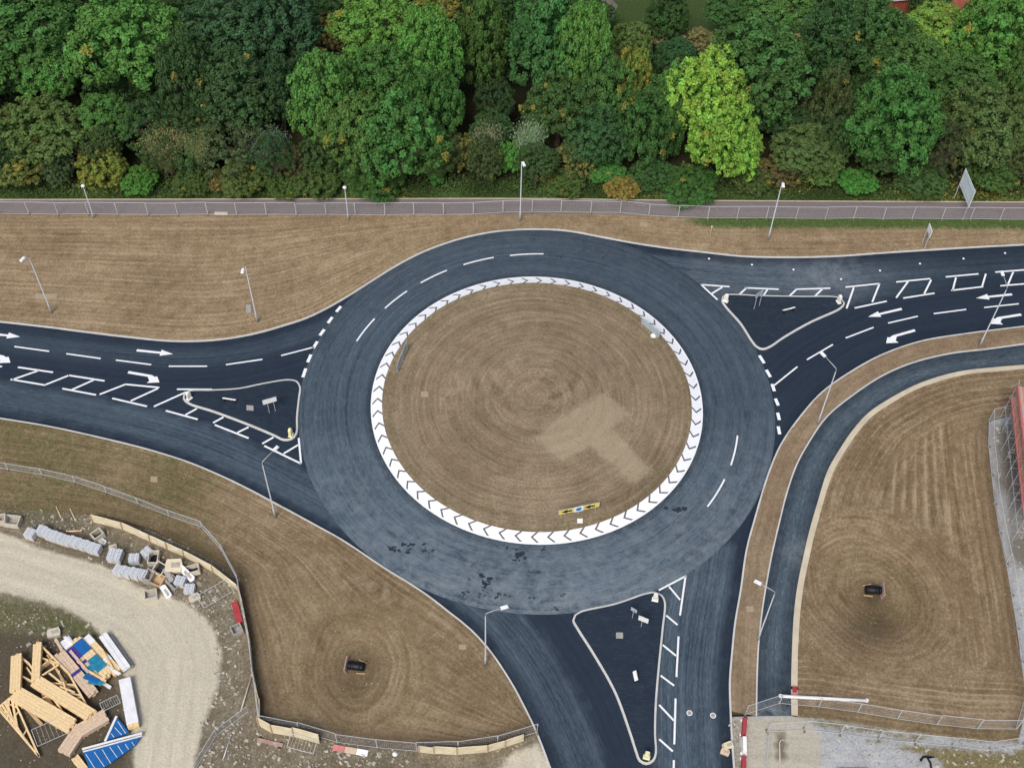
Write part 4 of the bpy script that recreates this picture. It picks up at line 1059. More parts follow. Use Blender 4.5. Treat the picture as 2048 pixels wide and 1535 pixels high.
# ------------------------------------------------------------------ splitter island furniture
def bollard(top, base, mat, label, rz=0.0, lift=.12):
    b = G(base[0], base[1], lift); o = thing("traffic_bollard", label, "bollard", (b.x, b.y, lift), rz, "lit bollards on the splitter islands")
    MB().box((0, 0, .05), (.62, .42, .10)).build("base", M_WHITE if mat is M_WHITE else M_YELB, o)
    mb = MB()
    prof = [(-.24, .1), (.24, .1), (.23, .95), (.17, 1.10), (0, 1.16), (-.17, 1.10), (-.23, .95)]
    v = [(x, y, z) for y in (-.13, .13) for x, z in prof]; n = 7
    mb.add(v, [tuple(range(n)), tuple(range(2 * n - 1, n - 1, -1))] + [(i, (i + 1) % n, n + (i + 1) % n, n + i) for i in range(n)]).build("shell", mat, o)
    MB().box((0, -.145, .72), (.30, .02, .32)).build("face_panel", M_YELB if mat is M_WHITE else M_WHITE, o)
bollard(0, (379, 797), M_WHITE, "white bollard at the west tip of the west splitter island", .9)
bollard(0, (582, 870), M_YELB, "pale yellow bollard at the south-east corner of the west splitter island", 1.3)
bollard(0, (1451, 602), M_WHITE, "white bollard at the west corner of the east splitter island", -.5)
bollard(0, (1677, 604), M_WHITE, "white bollard at the east tip of the east splitter island", -1.2)
bollard(0, (1310, 1199), M_WHITE, "white bollard at the north-east corner of the south splitter island", -.2)
bollard(0, (1293, 1514), M_YELB, "pale yellow bollard at the south tip of the south splitter island", -.25)
def board_sign(name, label, pa, pb, zc, h, posts, face, back, group=None, lift=.12, cat="sign", marks=None):
    """vertical board between two photo points seen at height zc, standing on posts"""
    a, b = G(pa[0], pa[1], zc), G(pb[0], pb[1], zc); c = (a + b) / 2; L = (b - a).length; rz = math.atan2(b.y - a.y, b.x - a.x)
    o = thing(name, label, cat, (c.x, c.y, lift), rz, group); zc = zc - lift
    MB().box((0, 0, zc), (L, .04, h)).build("panel", back, o)
    MB().box((0, -.026, zc), (L - .06, .012, h - .06)).build("face", face, o)
    for s in posts: MB().tube([(s * L, .06, 0), (s * L, .06, zc + h / 2 - .05)], .04, 8).build("post", M_GALV, o)
    for s in (-.3, .3): MB().box((0, .032, zc + s * h), (L * .96, .025, .05)).build("rail", M_GALV, o)
    if marks: marks(o, L, zc, h)
    return o
def arrow_plate(o, x, zc, s, mat, d=-1):
    P = [(x + d * s * .55, zc), (x - d * s * .1, zc + s * .34), (x - d * s * .02, zc + s * .13), (x - d * s * .5, zc + s * .13), (x - d * s * .5, zc - s * .13), (x - d * s * .02, zc - s * .13), (x - d * s * .1, zc - s * .34)]
    n = len(P); v = [(px, -.036, pz) for px, pz in P] + [(px, -.03, pz) for px, pz in P]
    MB().add(v, [tuple(range(n)), tuple(range(2 * n - 1, n - 1, -1))] + [(i, (i + 1) % n, n + (i + 1) % n, n + i) for i in range(n)]).build("arrow", mat, o)
def chev_marks(o, L, zc, h):
    for s in (-.30, .26): arrow_plate(o, s * L, zc, h * 1.35, M_BLACK)
    ctr = MB().box((-.01 * L, -.045, zc), (.95, .02, h * 1.15)).build("centre_plate", M_PALEBL, o)
    v = [(0, -.06, zc)] + [(-.01 * L + .30 * math.cos(t * .5236), -.06, zc + .30 * math.sin(t * .5236)) for t in range(12)]
    MB().add(v, [(0, i + 1, (i + 1) % 12 + 1) for i in range(12)]).build("blue_disc", M_BLUE, ctr)
board_sign("chevron_sign", "long yellow arrow sign with blue centre on the south side of the central island", (1117, 1025), (1199, 1008), 1.45, .80, (-.42, 0, .42), M_YEL, M_BACK, "arrow signs on the central island", .38, marks=chev_marks)
board_sign("chevron_sign", "long sign seen from behind at the west edge of the central island", (814, 686), (793, 738), 1.25, 1.0, (-.42, 0, .42), M_YEL, M_BACK, "arrow signs on the central island", .38)
board_sign("chevron_sign", "long sign seen from behind at the north-east edge of the central island", (1319, 670), (1283, 640), 1.25, 1.0, (-.42, 0, .42), M_YEL, M_BACK, "arrow signs on the central island", .38)
board_sign("direction_sign", "white rectangular sign on two legs on the west splitter island", (525, 805), (553, 797), 2.2, .75, (-.18, .25), M_WHITE, M_BACK)
board_sign("direction_sign", "blue-grey sign seen from behind on two legs on the east splitter island", (1526, 583), (1512, 592), 2.35, .7, (-.38, .38), M_WHITE, M_BACK)
board_sign("direction_sign", "white sign facing the camera on the south splitter island", (1277, 1234), (1297, 1242), 1.7, .85, (-.1,), M_WHITE, M_BACK)
board_sign("direction_sign", "small grey sign seen from behind on the south splitter island", (1274, 1223), (1262, 1216), 1.6, .55, (0,), M_WHITE, M_BACK)
# the large board that stands edge-on to the north-east path, and a smaller one on the verge
def edge_board(name, label, near, far, z0, z1, mat):
    a, b = G(*near), G(*far); L = (b - a).length; c = (a + b) / 2
    o = thing(name, label, "sign", (c.x, c.y, .05), math.atan2(b.y - a.y, b.x - a.x))
    MB().box((0, 0, (z0 + z1) / 2), (L + .3, .05, z1 - z0)).build("panel", mat, o)
    for s in (-.3, .3):
        for sg in (-1, 1): MB().box((0, sg * .04, (z0 + z1) / 2 + s * (z1 - z0)), (L + .2, .03, .07)).build("rail", M_GALV, o)
    MB().box((.2, -.055, z0 + .9), (.35, .012, .25)).build("dark_mark", M_BACK, o)
    for s in (-.5, .5): MB().tube([(s * L, .07, 0), (s * L, .07, z1 - .1)], .06, 8).build("post", M_GALV, o)
edge_board("large_direction_sign", "tall pale blue sign board on two posts straddling the footpath at the right", (1926, 440), (1909, 397), 2.2, 4.8, M_PALEBL)
edge_board("small_direction_sign", "small white sign on a post on the verge above the east road", (1850, 497), (1846, 484), 1.9, 3.0, M_WHITE)
def low_barrier(pa, pb, label):
    a, b = G(pa[0], pa[1], .55), G(pb[0], pb[1], .55); c = (a + b) / 2; L = (b - a).length
    o = thing("low_barrier", label, "barrier", (c.x, c.y, .12), math.atan2(b.y - a.y, b.x - a.x), "low white barriers on the splitter islands")
    MB().box((0, 0, .42), (L, .10, .38), Matrix.Rotation(.8, 3, 'X')).build("board", M_WHITE, o)
    for s in (-.4, .4): MB().box((s * L, 0, .13), (.14, .46, .26), None, .5).build("foot", M_BLACK, o)
low_barrier((446, 795), (472, 799), "low white board on black feet on the west splitter island")
low_barrier((1566, 620), (1589, 614), "low white board on black feet on the east splitter island")
low_barrier((1273, 1360), (1269, 1341), "low white board on black feet on the south splitter island")
def cover(pts, label, mat=None, z=.12, name="inspection_cover", h=.035, lid=None):
    P = GP(pts, z); c = np.mean(P, 0)
    o = thing(name, label, "cover", (c[0], c[1], z))
    q = [(x - c[0], y - c[1]) for x, y in P]
    MB().prism(q, -.02, h * .6).build("frame", mat or M_CONC, o)
    MB().prism([(x * .82, y * .82) for x, y in q], h * .6, h).build("lid", lid or mat or M_CONC, o)
def quad(cx, cy, w, h, sk=0): return [(cx - w / 2, cy + h / 2), (cx + w / 2, cy + h / 2 + sk), (cx + w / 2, cy - h / 2 + sk), (cx - w / 2, cy - h / 2)]
cover(quad(500, 815, 14, 10, 1), "pale square inspection cover on the west splitter island")
cover(quad(1239, 1270, 14, 12), "pale square inspection cover on the south splitter island")
cover(quad(92, 592, 44, 9), "long pale slab lying on the soil under the far left lamp", M_SLAB, .13)
cover(quad(308, 958, 14, 11), "pale slab in the grass of the south-west verge", M_SLAB, .13)
cover(quad(925, 1293, 15, 10), "pinkish slab on the south-west verge near the south exit road", M_SLAB, .13)
cover(quad(1500, 1217, 14, 11), "pale slab on the brown strip beside the south road", M_SLAB, .13)
cover(quad(849, 788, 15, 11), "grey-brown slab on the west side of the central island", M_SLAB, .50)
cover(quad(1287, 449, 16, 8), "pale slab beside the path fence above the roundabout", M_SLAB, .13)
cover(quad(1160, 1041, 11, 9), "bright white square plate in front of the yellow arrow sign", M_WHITE, .40)
cover(quad(442, 427, 26, 6), "pale slab set at the edge of the footpath left of centre", M_PALE, .10)
cover(quad(497, 617, 10, 16), "grey patch of slab beside the second lamp on the north verge", M_CONC, .12)
def white_cap(px, py, z, r, label, cat="marker"):
    c = G(px, py, z); o = thing("marker_dome", label, cat, (c.x, c.y, z))
    MB().tube([(0, 0, -.02), (0, 0, r * .35), (0, 0, r * .75), (0, 0, r)], [r, r * .95, r * .6, .02], 14).build("dome", M_WHITE, o, True)
    MB().tube([(0, 0, -.04), (0, 0, .02)], r * 1.15, 14).build("rim", M_PALE, o)
white_cap(1307, 671, .42, .32, "round white marker beside the north-east sign on the central island")
for k, (x, y) in enumerate([(1418, 517), (1504, 529), (1587, 539), (1682, 558), (1760, 541), (1840, 527), (1927, 517), (2010, 506)]):
    c = G(x, y); o = thing("road_marker", "small white marker spot on the east exit lane, number %s from the roundabout" % ["one", "two", "three", "four", "five", "six", "seven", "eight"][k] if False else
          ["small white marker on the road nearest the top of the roundabout", "second small white marker along the east exit lane", "third small white marker along the east exit lane", "small white marker beside the corner of the dark resurfaced patch", "fifth small white marker along the east exit lane", "sixth small white marker along the east exit lane", "seventh small white marker along the east exit lane", "last small white marker, nearest the right edge of the photo"][k],
          "marker", (c.x, c.y, .004), 0, "white markers on the east exit lane")
    MB().tube([(0, 0, 0), (0, 0, .03), (0, 0, .05)], [.12, .11, .05], 10).build("cap", M_WHITE, o); MB().tube([(0, 0, -.002), (0, 0, .008)], .14, 10).build("rim", M_PALE, o)
for x, y, l in ((1379, 1425, "small round cover ring on the south entry road, left of the pair"), (1426, 1430, "small round cover ring on the south entry road, right of the pair")):
    c = G(x, y); o = thing("road_cover", l, "cover", (c.x, c.y, .004), 0, "pair of round covers in the south road")
    v = []; f = []
    for i in range(20):
        t = i * .31416; v += [(math.cos(t) * .27, math.sin(t) * .27, .012), (math.cos(t) * .20, math.sin(t) * .20, .014)]
        f.append((2 * i, (2 * i + 2) % 40, (2 * i + 3) % 40, 2 * i + 1))
    MB().add(v, f).build("ring", M_WHITE, o); MB().tube([(0, 0, 0), (0, 0, .01)], .2, 16).build("lid", M_CONC, o)
def stake(px, py, H, label, mat=M_PALE, lean=(0, 0)):
    c = G(px, py); o = thing("marker_stake", label, "stake", (c.x, c.y, .1))
    MB().bar((0, 0, 0), (lean[0], lean[1], H), .07, .04).build("post", mat, o); MB().box((lean[0], lean[1], H), (.16, .05, .14)).build("top", M_WHITE, o)
stake(1420, 472, 1.5, "thin white-topped stake on the verge above the east road")

# ------------------------------------------------------------------ temporary mesh fences
def panel_meshes(H):
    W = 3.45; f = MB()
    for x in (0.02, W - .02): f.tube([(x, 0, .02), (x, 0, H)], .026, 6)
    f.tube([(.02, 0, H - .02), (W - .02, 0, H - .02)], .026, 6); f.tube([(.02, 0, .14), (W - .02, 0, .14)], .022, 6)
    fm = f.mesh("panel"); fm.materials.append(M_WIRE)
    w = MB(); n = 20
    for i in range(1, n): w.tube([(W * i / n, 0, .14), (W * i / n, 0, H - .02)], .003, 3, False)
    for k in range(1, 6): z = .14 + (H - .16) * k / 6; w.tube([(.02, .004, z), (W - .02, .004, z)], .003, 3, False)
    wm = w.mesh("mesh_infill"); wm.materials.append(M_WIRE)
    return fm, wm
FP = {2.05: panel_meshes(2.05), 1.25: panel_meshes(1.25)}
footm = MB().box((0, 0, .07), (.55, .18, .12), None, .9).mesh("foot"); footm.materials.append(M_FOOT)
clipm = MB().box((0, 0, 0), (.12, .09, .06)).mesh("clip"); clipm.materials.append(M_GALV)
def fence(pxs, label, H=2.05, z=.08, group="temporary mesh fences", feet=True, jitter=.06):
    P = smooth(GP(pxs), step=.5) if len(pxs) > 2 else np.array(GP(pxs))
    s = np.r_[0, np.cumsum(np.linalg.norm(np.diff(P, axis=0), axis=1))]; n = max(1, round(s[-1] / 3.5))
    t = np.linspace(0, s[-1], n + 1); K = np.c_[np.interp(t, s, P[:, 0]), np.interp(t, s, P[:, 1])]
    K = K + rng.uniform(-jitter, jitter, K.shape)
    o = thing("mesh_fence", label, "fence", (K[0][0], K[0][1], z), 0, group)
    fm, wm = FP[H]
    for i in range(n):
        d0 = K[i + 1] - K[i]; L = np.linalg.norm(d0); a = math.atan2(d0[1], d0[0])
        p = bpy.data.objects.new("panel", fm); p.location = (K[i][0] - K[0][0], K[i][1] - K[0][1], rng.uniform(-.02, .03)); p.rotation_euler = (rng.uniform(-.025, .025), 0, a); p.scale = (L / 3.45, 1, 1); link(p, o)
        w = bpy.data.objects.new("mesh_infill", wm); link(w, p)
    if feet:
        for i in range(n + 1):
            a = math.atan2(*(K[min(i + 1, n)] - K[max(i - 1, 0)])[::-1])
            q = bpy.data.objects.new("foot", footm); q.location = (K[i][0] - K[0][0], K[i][1] - K[0][1], 0); q.rotation_euler = (0, 0, a + math.pi / 2 + rng.uniform(-.2, .2)); link(q, o)
            q = bpy.data.objects.new("clip", clipm); q.location = (K[i][0] - K[0][0], K[i][1] - K[0][1], H * .8); q.rotation_euler = (0, 0, a); link(q, o)
    return o
fence([(-180, 428.5), (0, 430), (300, 431), (600, 431), (764, 432), (944, 430), (1002, 427), (1120, 426.5), (1236, 428), (1290, 432), (1350, 436.5), (1700, 439), (2048, 441), (2230, 442)], "long grey mesh fence running along the near side of the footpath")
fence([(-120, 922), (0, 939), (102.5, 953.5), (178, 974), (290, 1013), (352, 1039), (413.6, 1063), (448, 1108.5), (475, 1160)], "low mesh fence curving across the grass on the south-west verge", 1.25, .1)
fence([(477, 1160), (485, 1213), (499, 1283), (505, 1346), (517, 1406), (519, 1449)], "mesh fence behind the narrow cream hoarding left of the hollow", 1.25, .1)
fence([(521, 1449), (588, 1462), (640, 1474), (673, 1484), (751, 1495), (840, 1502), (951, 1497), (1033, 1480), (1073, 1466)], "mesh fence along the bottom edge of the south-west verge", 2.05, .1)
fence([(1489, 1431), (1553, 1407), (1645, 1415), (1781, 1436), (1867.6, 1450), (1951, 1459), (2031, 1459)], "mesh fence across the end of the cycle track and the bottom of the field", 2.05, .1)
fence([(2031, 1459), (2049, 1405), (2046, 1358), (2035, 1270), (2022, 1190), (2009, 1113), (1994, 1041), (1980, 938), (1976, 888), (1976, 842)], "mesh fence along the right side of the field beside the scaffolded house", 2.05, .08)
fence([(1977, 841), (2048, 826), (2120, 815)], "short mesh fence turning away above the scaffolded house", 2.05, .08)
fence([(1534, 1463), (1618, 1461), (1692, 1470), (1767, 1479), (1856, 1489), (1945, 1497), (2016, 1503), (2048, 1490), (2110, 1465)], "second mesh fence on the gravel below the field", 2.05, .06)
fence([(1534, 1463), (1531, 1500), (1529, 1560)], "mesh fence running down beside the sandy track end", 1.25, .06, feet=False)
fence([(497, 1424), (430, 1475), (390, 1540)], "mesh fence at the edge of the pale haul road", 1.25, .06, feet=False)

# ------------------------------------------------------------------ cream hoarding: boards on posts
def hoarding(pxs, H, label):
    P = np.array(GP(pxs)); c = P[0]; o = thing("cream_hoarding", label, "hoarding", (c[0], c[1], .05), 0, "cream sheeted hoarding round the building site")
    for i in range(len(P) - 1):
        a, b = P[i] - c, P[i + 1] - c; n = max(1, round(np.linalg.norm(b - a) / 2.4))
        for k in range(n):
            p, q = a + (b - a) * k / n, a + (b - a) * (k + 1) / n; u = (q - p) / np.linalg.norm(q - p); nv = np.array((-u[1], u[0]))
            tilt = rnd.uniform(-.02, .14); h = H * rnd.uniform(.95, 1.05)
            v = []
            m = 6
            for j in range(m + 1):
                t = j / m; w = .05 * math.sin(t * math.pi * 2 + k) ; base = p + u * .03 + (q - p - u * .06) * t
                for zz_, off in ((.0, 0), (h * .5, tilt * .5 + w), (h, tilt), (h + .02, tilt + .05), (h * .5, tilt * .5 + .05 + w), (0, .05)):
                    x = base + nv * off; v.append((x[0], x[1], zz_ + .03 * math.sin(t * 5 + k)))
            f = [(j * 6 + s, (j + 1) * 6 + s, (j + 1) * 6 + (s + 1) % 6, j * 6 + (s + 1) % 6) for j in range(m) for s in range(6)] + [tuple(range(6)), tuple(range(m * 6 + 5, m * 6 - 1, -1))]
            MB().add(v, f).build("sheet_panel", M_CREAM, o)
            MB().bar((p[0] - nv[0] * .05, p[1] - nv[1] * .05, 0), (p[0] - nv[0] * .05 + nv[0] * tilt, p[1] - nv[1] * .05 + nv[1] * tilt, h * 1.08), .09).build("post", M_TIMB2, o)
hoarding([(186, 1044), (246, 1059), (301, 1084), (369, 1114), (427, 1144), (476, 1182)], 1.15, "long cream hoarding curving behind the stacked blocks at the left")
hoarding([(477, 1183), (486, 1215), (500, 1283), (506, 1346), (519, 1406), (519, 1447)], 1.1, "narrow line of cream hoarding seen along its top, left of the hollow")
hoarding([(519, 1452), (545, 1466), (588, 1473), (640, 1487)], 1.7, "short wide cream hoarding at the bottom left corner of the verge")
hoarding([(838, 1504), (868, 1507), (914, 1509), (975, 1504), (1010, 1494), (1048, 1481)], 1.4, "cream hoarding at the bottom beside the south exit road")

# ------------------------------------------------------------------ drainage outlets in the two hollows
def outlet(px, py, label, ang):
    c = G(px, py, -.35); o = thing("drain_outlet", label, "drain", (c.x, c.y, -.38), ang); o.scale = (.8, .75, .75)
    n = 16; v = []; f = []
    for x, r in ((-1.0, .52), (-1.0, .44), (.9, .44), (.9, .52)):
        v += [(x, r * math.cos(2 * math.pi * k / n), .45 + r * math.sin(2 * math.pi * k / n)) for k in range(n)]
    for j in range(3):
        f += [(j * n + k, j * n + (k + 1) % n, (j + 1) * n + (k + 1) % n, (j + 1) * n + k) for k in range(n)]
    f += [(3 * n + k, 3 * n + (k + 1) % n, (k + 1) % n, k) for k in range(n)]
    p = MB().add(v, f).build("pipe", M_BLACK, o, True)
    for x in (-.7, -.35, 0, .35, .7):
        MB().tube([(x - .05, 0, .45), (x + .05, 0, .45)], .56, 16).build("rib", M_BLACK, p)
    MB().box((1.05, 0, .45), (.16, 1.9, 1.0), Matrix.Rotation(.25, 3, 'Y')).build("headwall", M_HEAD, o)
    for s in (-1, 1): MB().bar((-1.2, s * .7, .1), (-.2, s * .9, .35), .12).build("timber_edge", M_TIMB2, o)
outlet(1746, 1182, "black drainage pipe with pinkish headwall in the hollow of the right field", -.05)
outlet(712, 1334, "black drainage pipe in the hollow of the south-west verge", math.pi - .1)
# ------------------------------------------------------------------ west building site: block packs, crates, rubble
def shared(mb, name, mat):
    m = mb.mesh(name); m.materials.append(mat); return m
bm_ = MB()
for i in range(2):
    for j in range(3):
        for k in range(4):
            bm_.box((-.25 + i * .5, -.30 + j * .3, .24 + k * .2), (.475, .28, .19))
PACK = shared(bm_, "blocks", M_BLOCK)
pm_ = MB()
for y in (-.38, 0, .38): pm_.box((0, y, .05), (1.0, .1, .09))
for x in (-.44, -.22, 0, .22, .44): pm_.box((x, 0, .115), (.11, .92, .03))
PALLET = shared(pm_, "pallet", M_TIMB2)
band = MB()
for x in (-.25, .25): band.box((x, 0, 1.045), (.03, .9, .01)); band.box((x, -.452, .62), (.03, .012, .84)); band.box((x, .452, .62), (.03, .012, .84))
BAND = shared(band, "strap", M_WHITE)
def pack(px, py, ang, label, zs=1.0, sc=1.0):
    c = G(px, py, .5); o = thing("block_pack", label, "block pack", (c.x, c.y, .06), ang, "packs of grey blocks by the haul road")
    for nm, me in (("blocks", PACK), ("pallet", PALLET), ("strap", BAND)):
        q = bpy.data.objects.new(nm, me); q.scale = (sc, sc, zs); link(q, o)
ordn = ["first", "second", "third", "fourth", "fifth", "sixth", "seventh", "eighth", "ninth"]
for k, (x, y) in enumerate([(62, 1069), (86, 1063), (102, 1071), (117, 1076), (133, 1081), (149, 1085), (163, 1089), (178, 1094), (192, 1099)]):
    pack(x, y, -.35 + rnd.uniform(-.1, .1), "%s pack of grey blocks from the left in the long row" % ordn[k], rnd.uniform(.92, 1.05))
for k, (x, y) in enumerate([(239, 1142), (254, 1145), (271, 1148), (285, 1150)]):
    pack(x, y, -.30 + rnd.uniform(-.06, .06), "%s pack of grey blocks in the short row beside the rubble" % ordn[k], rnd.uniform(.95, 1.05))
pack(231, 1112, -.1, "large grey block pack standing alone between the two rows", 1.0, 1.35)
pack(269, 1118, .1, "single worn block pack right of the large lone one", .9)
pack(294, 1105, .9, "block pack turned at an angle behind the rubble", .8)
pack(361, 1163, -.2, "grey block pack inside the rubble heap", .9)
pack(379, 1177, .0, "pale weathered pack at the foot of the rubble heap", .7)
def crate(px, py, ang, label, w=1.2, d=.95, h=.7, mat=M_PALE, tilt=0.0, zb=.06, floor=M_CONC):
    c = G(px, py, h * .5); o = thing("open_crate", label, "crate", (c.x, c.y, zb), ang, "open boxes lying among the rubble"); o.rotation_euler = (tilt, tilt * .4, ang)
    for sx in (-1, 1): MB().box((sx * (w / 2 - .05), 0, h / 2), (.10, d, h)).build("side_wall", mat, o)
    for sy in (-1, 1): MB().box((0, sy * (d / 2 - .05), h / 2), (w - .21, .10, h)).build("end_wall", mat, o)
    MB().box((0, 0, .05), (w - .22, d - .22, .08)).build("floor", floor, o)
crate(26, 1043, -.1, "pale open box at the far left end of the block rows", 1.5, 1.1)
crate(3, 1040, .2, "pale box cut by the left edge of the photo", 1.0, .9, .9, M_PALE)
crate(196, 1071, .8, "black-lined box with a white side beside the long hoarding", 1.1, .9, .9, M_PALE, floor=M_BLACK)
crate(308, 1117, .05, "grey open box upright behind the rubble heap", 1.0, 1.4, .8, M_PALE, floor=M_BLACK)
crate(322, 1137, -.5, "tipped dark open box at the back of the rubble heap", 1.1, 1.2, .8, M_PALE, .3, .2, M_BLACK)
crate(316, 1160, -.4, "brown open box at the left of the rubble heap", 1.3, 1.2, .6, M_TIMB2, .1, .1, M_TIMB2)
crate(299, 1153, -.35, "brown-topped box at the end of the short row of block packs", .9, 1.2, .9, M_CONC, 0, .06, M_TIMB2)
crate(386, 1143, .3, "dark open frame box at the right of the rubble heap", 1.4, 1.0, .6, M_PALE, -.2, .2, M_BLACK)
crate(346, 1166, .9, "grey channel-shaped box in the middle of the rubble heap", .9, 1.4, .6, M_CONC, .25, .15)
crate(302, 1190, .25, "hollow pale frame standing on the edge of the haul road", 1.2, 1.0, .55, M_PALE)
crate(474, 1260, .5, "grey tub beside the red barrier by the narrow hoarding", 1.0, 1.0, .6, M_CONC)
def slab(px, py, L, W, H, ang, tilt, label, mat=M_PALE, z=.3):
    c = G(px, py, z); o = thing("concrete_slab", label, "slab", (c.x, c.y, z), 0, "broken slabs in the rubble heap"); o.rotation_euler = (tilt, tilt * .6, ang)
    q = [(-L / 2, -W / 2), (L * .45, -W / 2 * 1.1), (L / 2, W * .1), (L * .4, W / 2), (-L * .42, W * .47), (-L / 2, .1 * W)]
    MB().prism(q, -H / 2, H / 2).build("slab", mat, o); MB().box((L * .1, 0, H / 2), (L * .5, W * .4, .06)).build("crust", M_RUBBLE, o)
slab(348, 1131, 1.6, 1.3, .5, .1, .15, "large cream slab on top of the rubble heap", M_CREAM, .8)
slab(374, 1146, 2.0, .6, .3, -.7, .35, "long white slab leaning across the rubble heap", M_WRAP, .6)
slab(333, 1183, 1.5, .6, .4, -.9, .2, "white slab tipped at the front of the rubble heap", M_WRAP, .3)
slab(389, 1195, 1.1, .7, .4, .6, .1, "pale slab at the right foot of the rubble heap", M_PALE, .25)
slab(338, 1150, 1.6, .5, .4, -.95, .2, "grey slab wedged in the rubble heap", M_CONC, .7)
slab(204, 1082, 1.0, .5, .35, -.5, .1, "white slab beside the black-lined box", M_WRAP, .2)
slab(108, 1265, 1.2, .8, .5, .3, .1, "pale lump of concrete behind the timber stacks", M_PALE, .3)
slab(226, 1094, .8, .5, .3, .3, .1, "small pale slab behind the large lone block pack", M_PALE, .2)
slab(1455, 1490, .9, .6, .5, .4, .2, "pale lump at the kerb beside the red and white barriers", M_CREAM, .25)
slab(1450, 1503, .8, .5, .3, -.3, .1, "pinkish lump at the kerb beside the red and white barriers", M_TIMBP, .2)
def rubble():
    r = np.random.default_rng(5); mb = MB(); zones = [((150, 1050), (470, 1185), 420), ((380, 1180), (480, 1420), 420), ((400, 1440), (820, 1535), 520), ((60, 1020), (200, 1060), 120), ((1640, 1440), (2040, 1535), 260), ((1985, 850), (2048, 1250), 200), ((1452, 1440), (1486, 1535), 60), ((30, 1230), (250, 1300), 120)]
    HAUL = GP([(-50, 1068), (60, 1095), (130, 1117), (200, 1135), (290, 1183), (370, 1212), (414, 1250), (434, 1310), (416, 1390), (392, 1460), (378, 1540), (268, 1540), (268, 1500), (262, 1400), (236, 1310), (180, 1245), (100, 1205), (-50, 1182)])
    for (x0, y0), (x1, y1), n in zones:
        for _ in range(n):
            px, py = r.uniform(x0, x1), r.uniform(y0, y1); c = G(px, py, .05); q = np.array([[c.x, c.y]])
            if not (inside(q, SITE_W)[0] or inside(q, SITE_E)[0]) or inside(q, HAUL)[0]: continue
            s = .05 + .22 * r.random() ** 3.5; rot = Matrix.Rotation(r.uniform(0, 6.28), 3, 'Z') @ Matrix.Rotation(r.uniform(-.6, .6), 3, 'X')
            mb.box((c.x, c.y, .06 + s * .2), (s * r.uniform(.8, 2.2), s * r.uniform(.7, 1.3), s * r.uniform(.5, 1)), rot, r.uniform(.5, .9))
    o = mb.build("rubble", M_RUBBLE); tag(o, "scattered broken stone and debris over the building site ground", "rubble", kind="stuff")
rubble()
# ------------------------------------------------------------------ timber: trusses, beam packs, wrapped bundles, blue gable panels
def beam_pack(name, label, a, b, w, h, z0, mat, rows=3, cols=2, cat="timber", group=None, wrap=None):
    A, B = G(a[0], a[1], z0 + h / 2), G(b[0], b[1], z0 + h / 2); c = (A + B) / 2; L = (B - A).length
    o = thing(name, label, cat, (c.x, c.y, z0), math.atan2(B.y - A.y, B.x - A.x), group)
    bw, bh = w / cols, h / rows
    for i in range(cols):
        for j in range(rows):
            MB().box((rnd.uniform(-.08, .08) * L * .3, -w / 2 + bw * (i + .5), bh * (j + .5)), (L * rnd.uniform(.96, 1.0), bw * .95, bh * .95)).build("board", mat, o)
    for s in (-.3, .3): MB().box((s * L, 0, -.05), (.1, w * 1.1, .09)).build("bearer", M_TIMB2, o)
    if wrap:
        for s0, s1, m in wrap:
            MB().box(((s0 + s1) / 2 * L, 0, h * .5 + .01), ((s1 - s0) * L, w * 1.04, h * 1.06)).build("wrap", m, o)
    return o
def truss(label, P, z0, n, gap, mat, webs):
    """stack of n flat trusses leaning on each other: outline P (photo px) and web members between its points"""
    base = G(P[0][0], P[0][1], z0); o = thing("roof_truss_stack", label, "roof truss", (base.x, base.y, z0), 0, "stacks of roof trusses")
    W = [G(x, y, z0 + .05) - base for x, y in P]
    for k in range(n):
        dz = Vector((0, 0, k * gap))
        for i in range(len(W)):
            a, b = W[i] + dz, W[(i + 1) % len(W)] + dz
            MB().bar(a, b, .16, gap * .9).build("chord", mat, o)
        for (i, t, j, s) in webs:
            a = W[i].lerp(W[(i + 1) % len(W)], t) + dz; b = W[j].lerp(W[(j + 1) % len(W)], s) + dz
            MB().bar(a, b, .09, gap * .7).build("web", mat, o)
    for q_ in range(9):
        a = W[1].lerp(W[2 % len(W)], .05 + .1 * q_); b = W[2 % len(W)].lerp(W[0], .12 + .09 * q_ + .05 * (q_ % 2)); MB().bar(a + Vector((0, 0, .02 + .05 * (q_ % 4))), b + Vector((0, 0, .06 + .05 * (q_ % 3))), .13, .05).build("web", mat, o)
    return o
M_T = M_TIMB
truss("large stack of pale roof trusses at the left of the timber yard", [(36, 1312), (34, 1388), (150, 1458), (60, 1330)], .1, 7, .09, M_T, [(0, .5, 2, .6), (1, .3, 2, .5), (1, .6, 2, .25)])
truss("stack of pale roof trusses in the middle of the timber yard", [(78, 1288), (74, 1362), (186, 1432), (140, 1350)], .1, 8, .09, M_T, [(0, .8, 3, .5), (1, .1, 2, .7), (1, .35, 2, .45), (1, .6, 2, .4), (0, .4, 3, .3)])
beam_pack("beam_pack", "wide pale beam pack along the lower side of the left trusses", (30, 1386), (146, 1453), 1.4, .5, .5, M_T, 3, 5, group="beam packs of the timber yard")
beam_pack("beam_pack", "pale beam pack along the lower side of the middle trusses", (72, 1362), (185, 1432), 1.15, .5, .55, M_T, 3, 4, group="beam packs of the timber yard")
beam_pack("beam_pack", "short upright-looking beam pack at the far left of the trusses", (34, 1310), (31, 1384), .95, .5, .6, M_T, 3, 4, group="beam packs of the timber yard")
beam_pack("beam_pack", "narrow beam pack on the near end of the middle trusses", (76, 1287), (72, 1362), .75, .5, .65, M_T, 3, 3, group="beam packs of the timber yard")
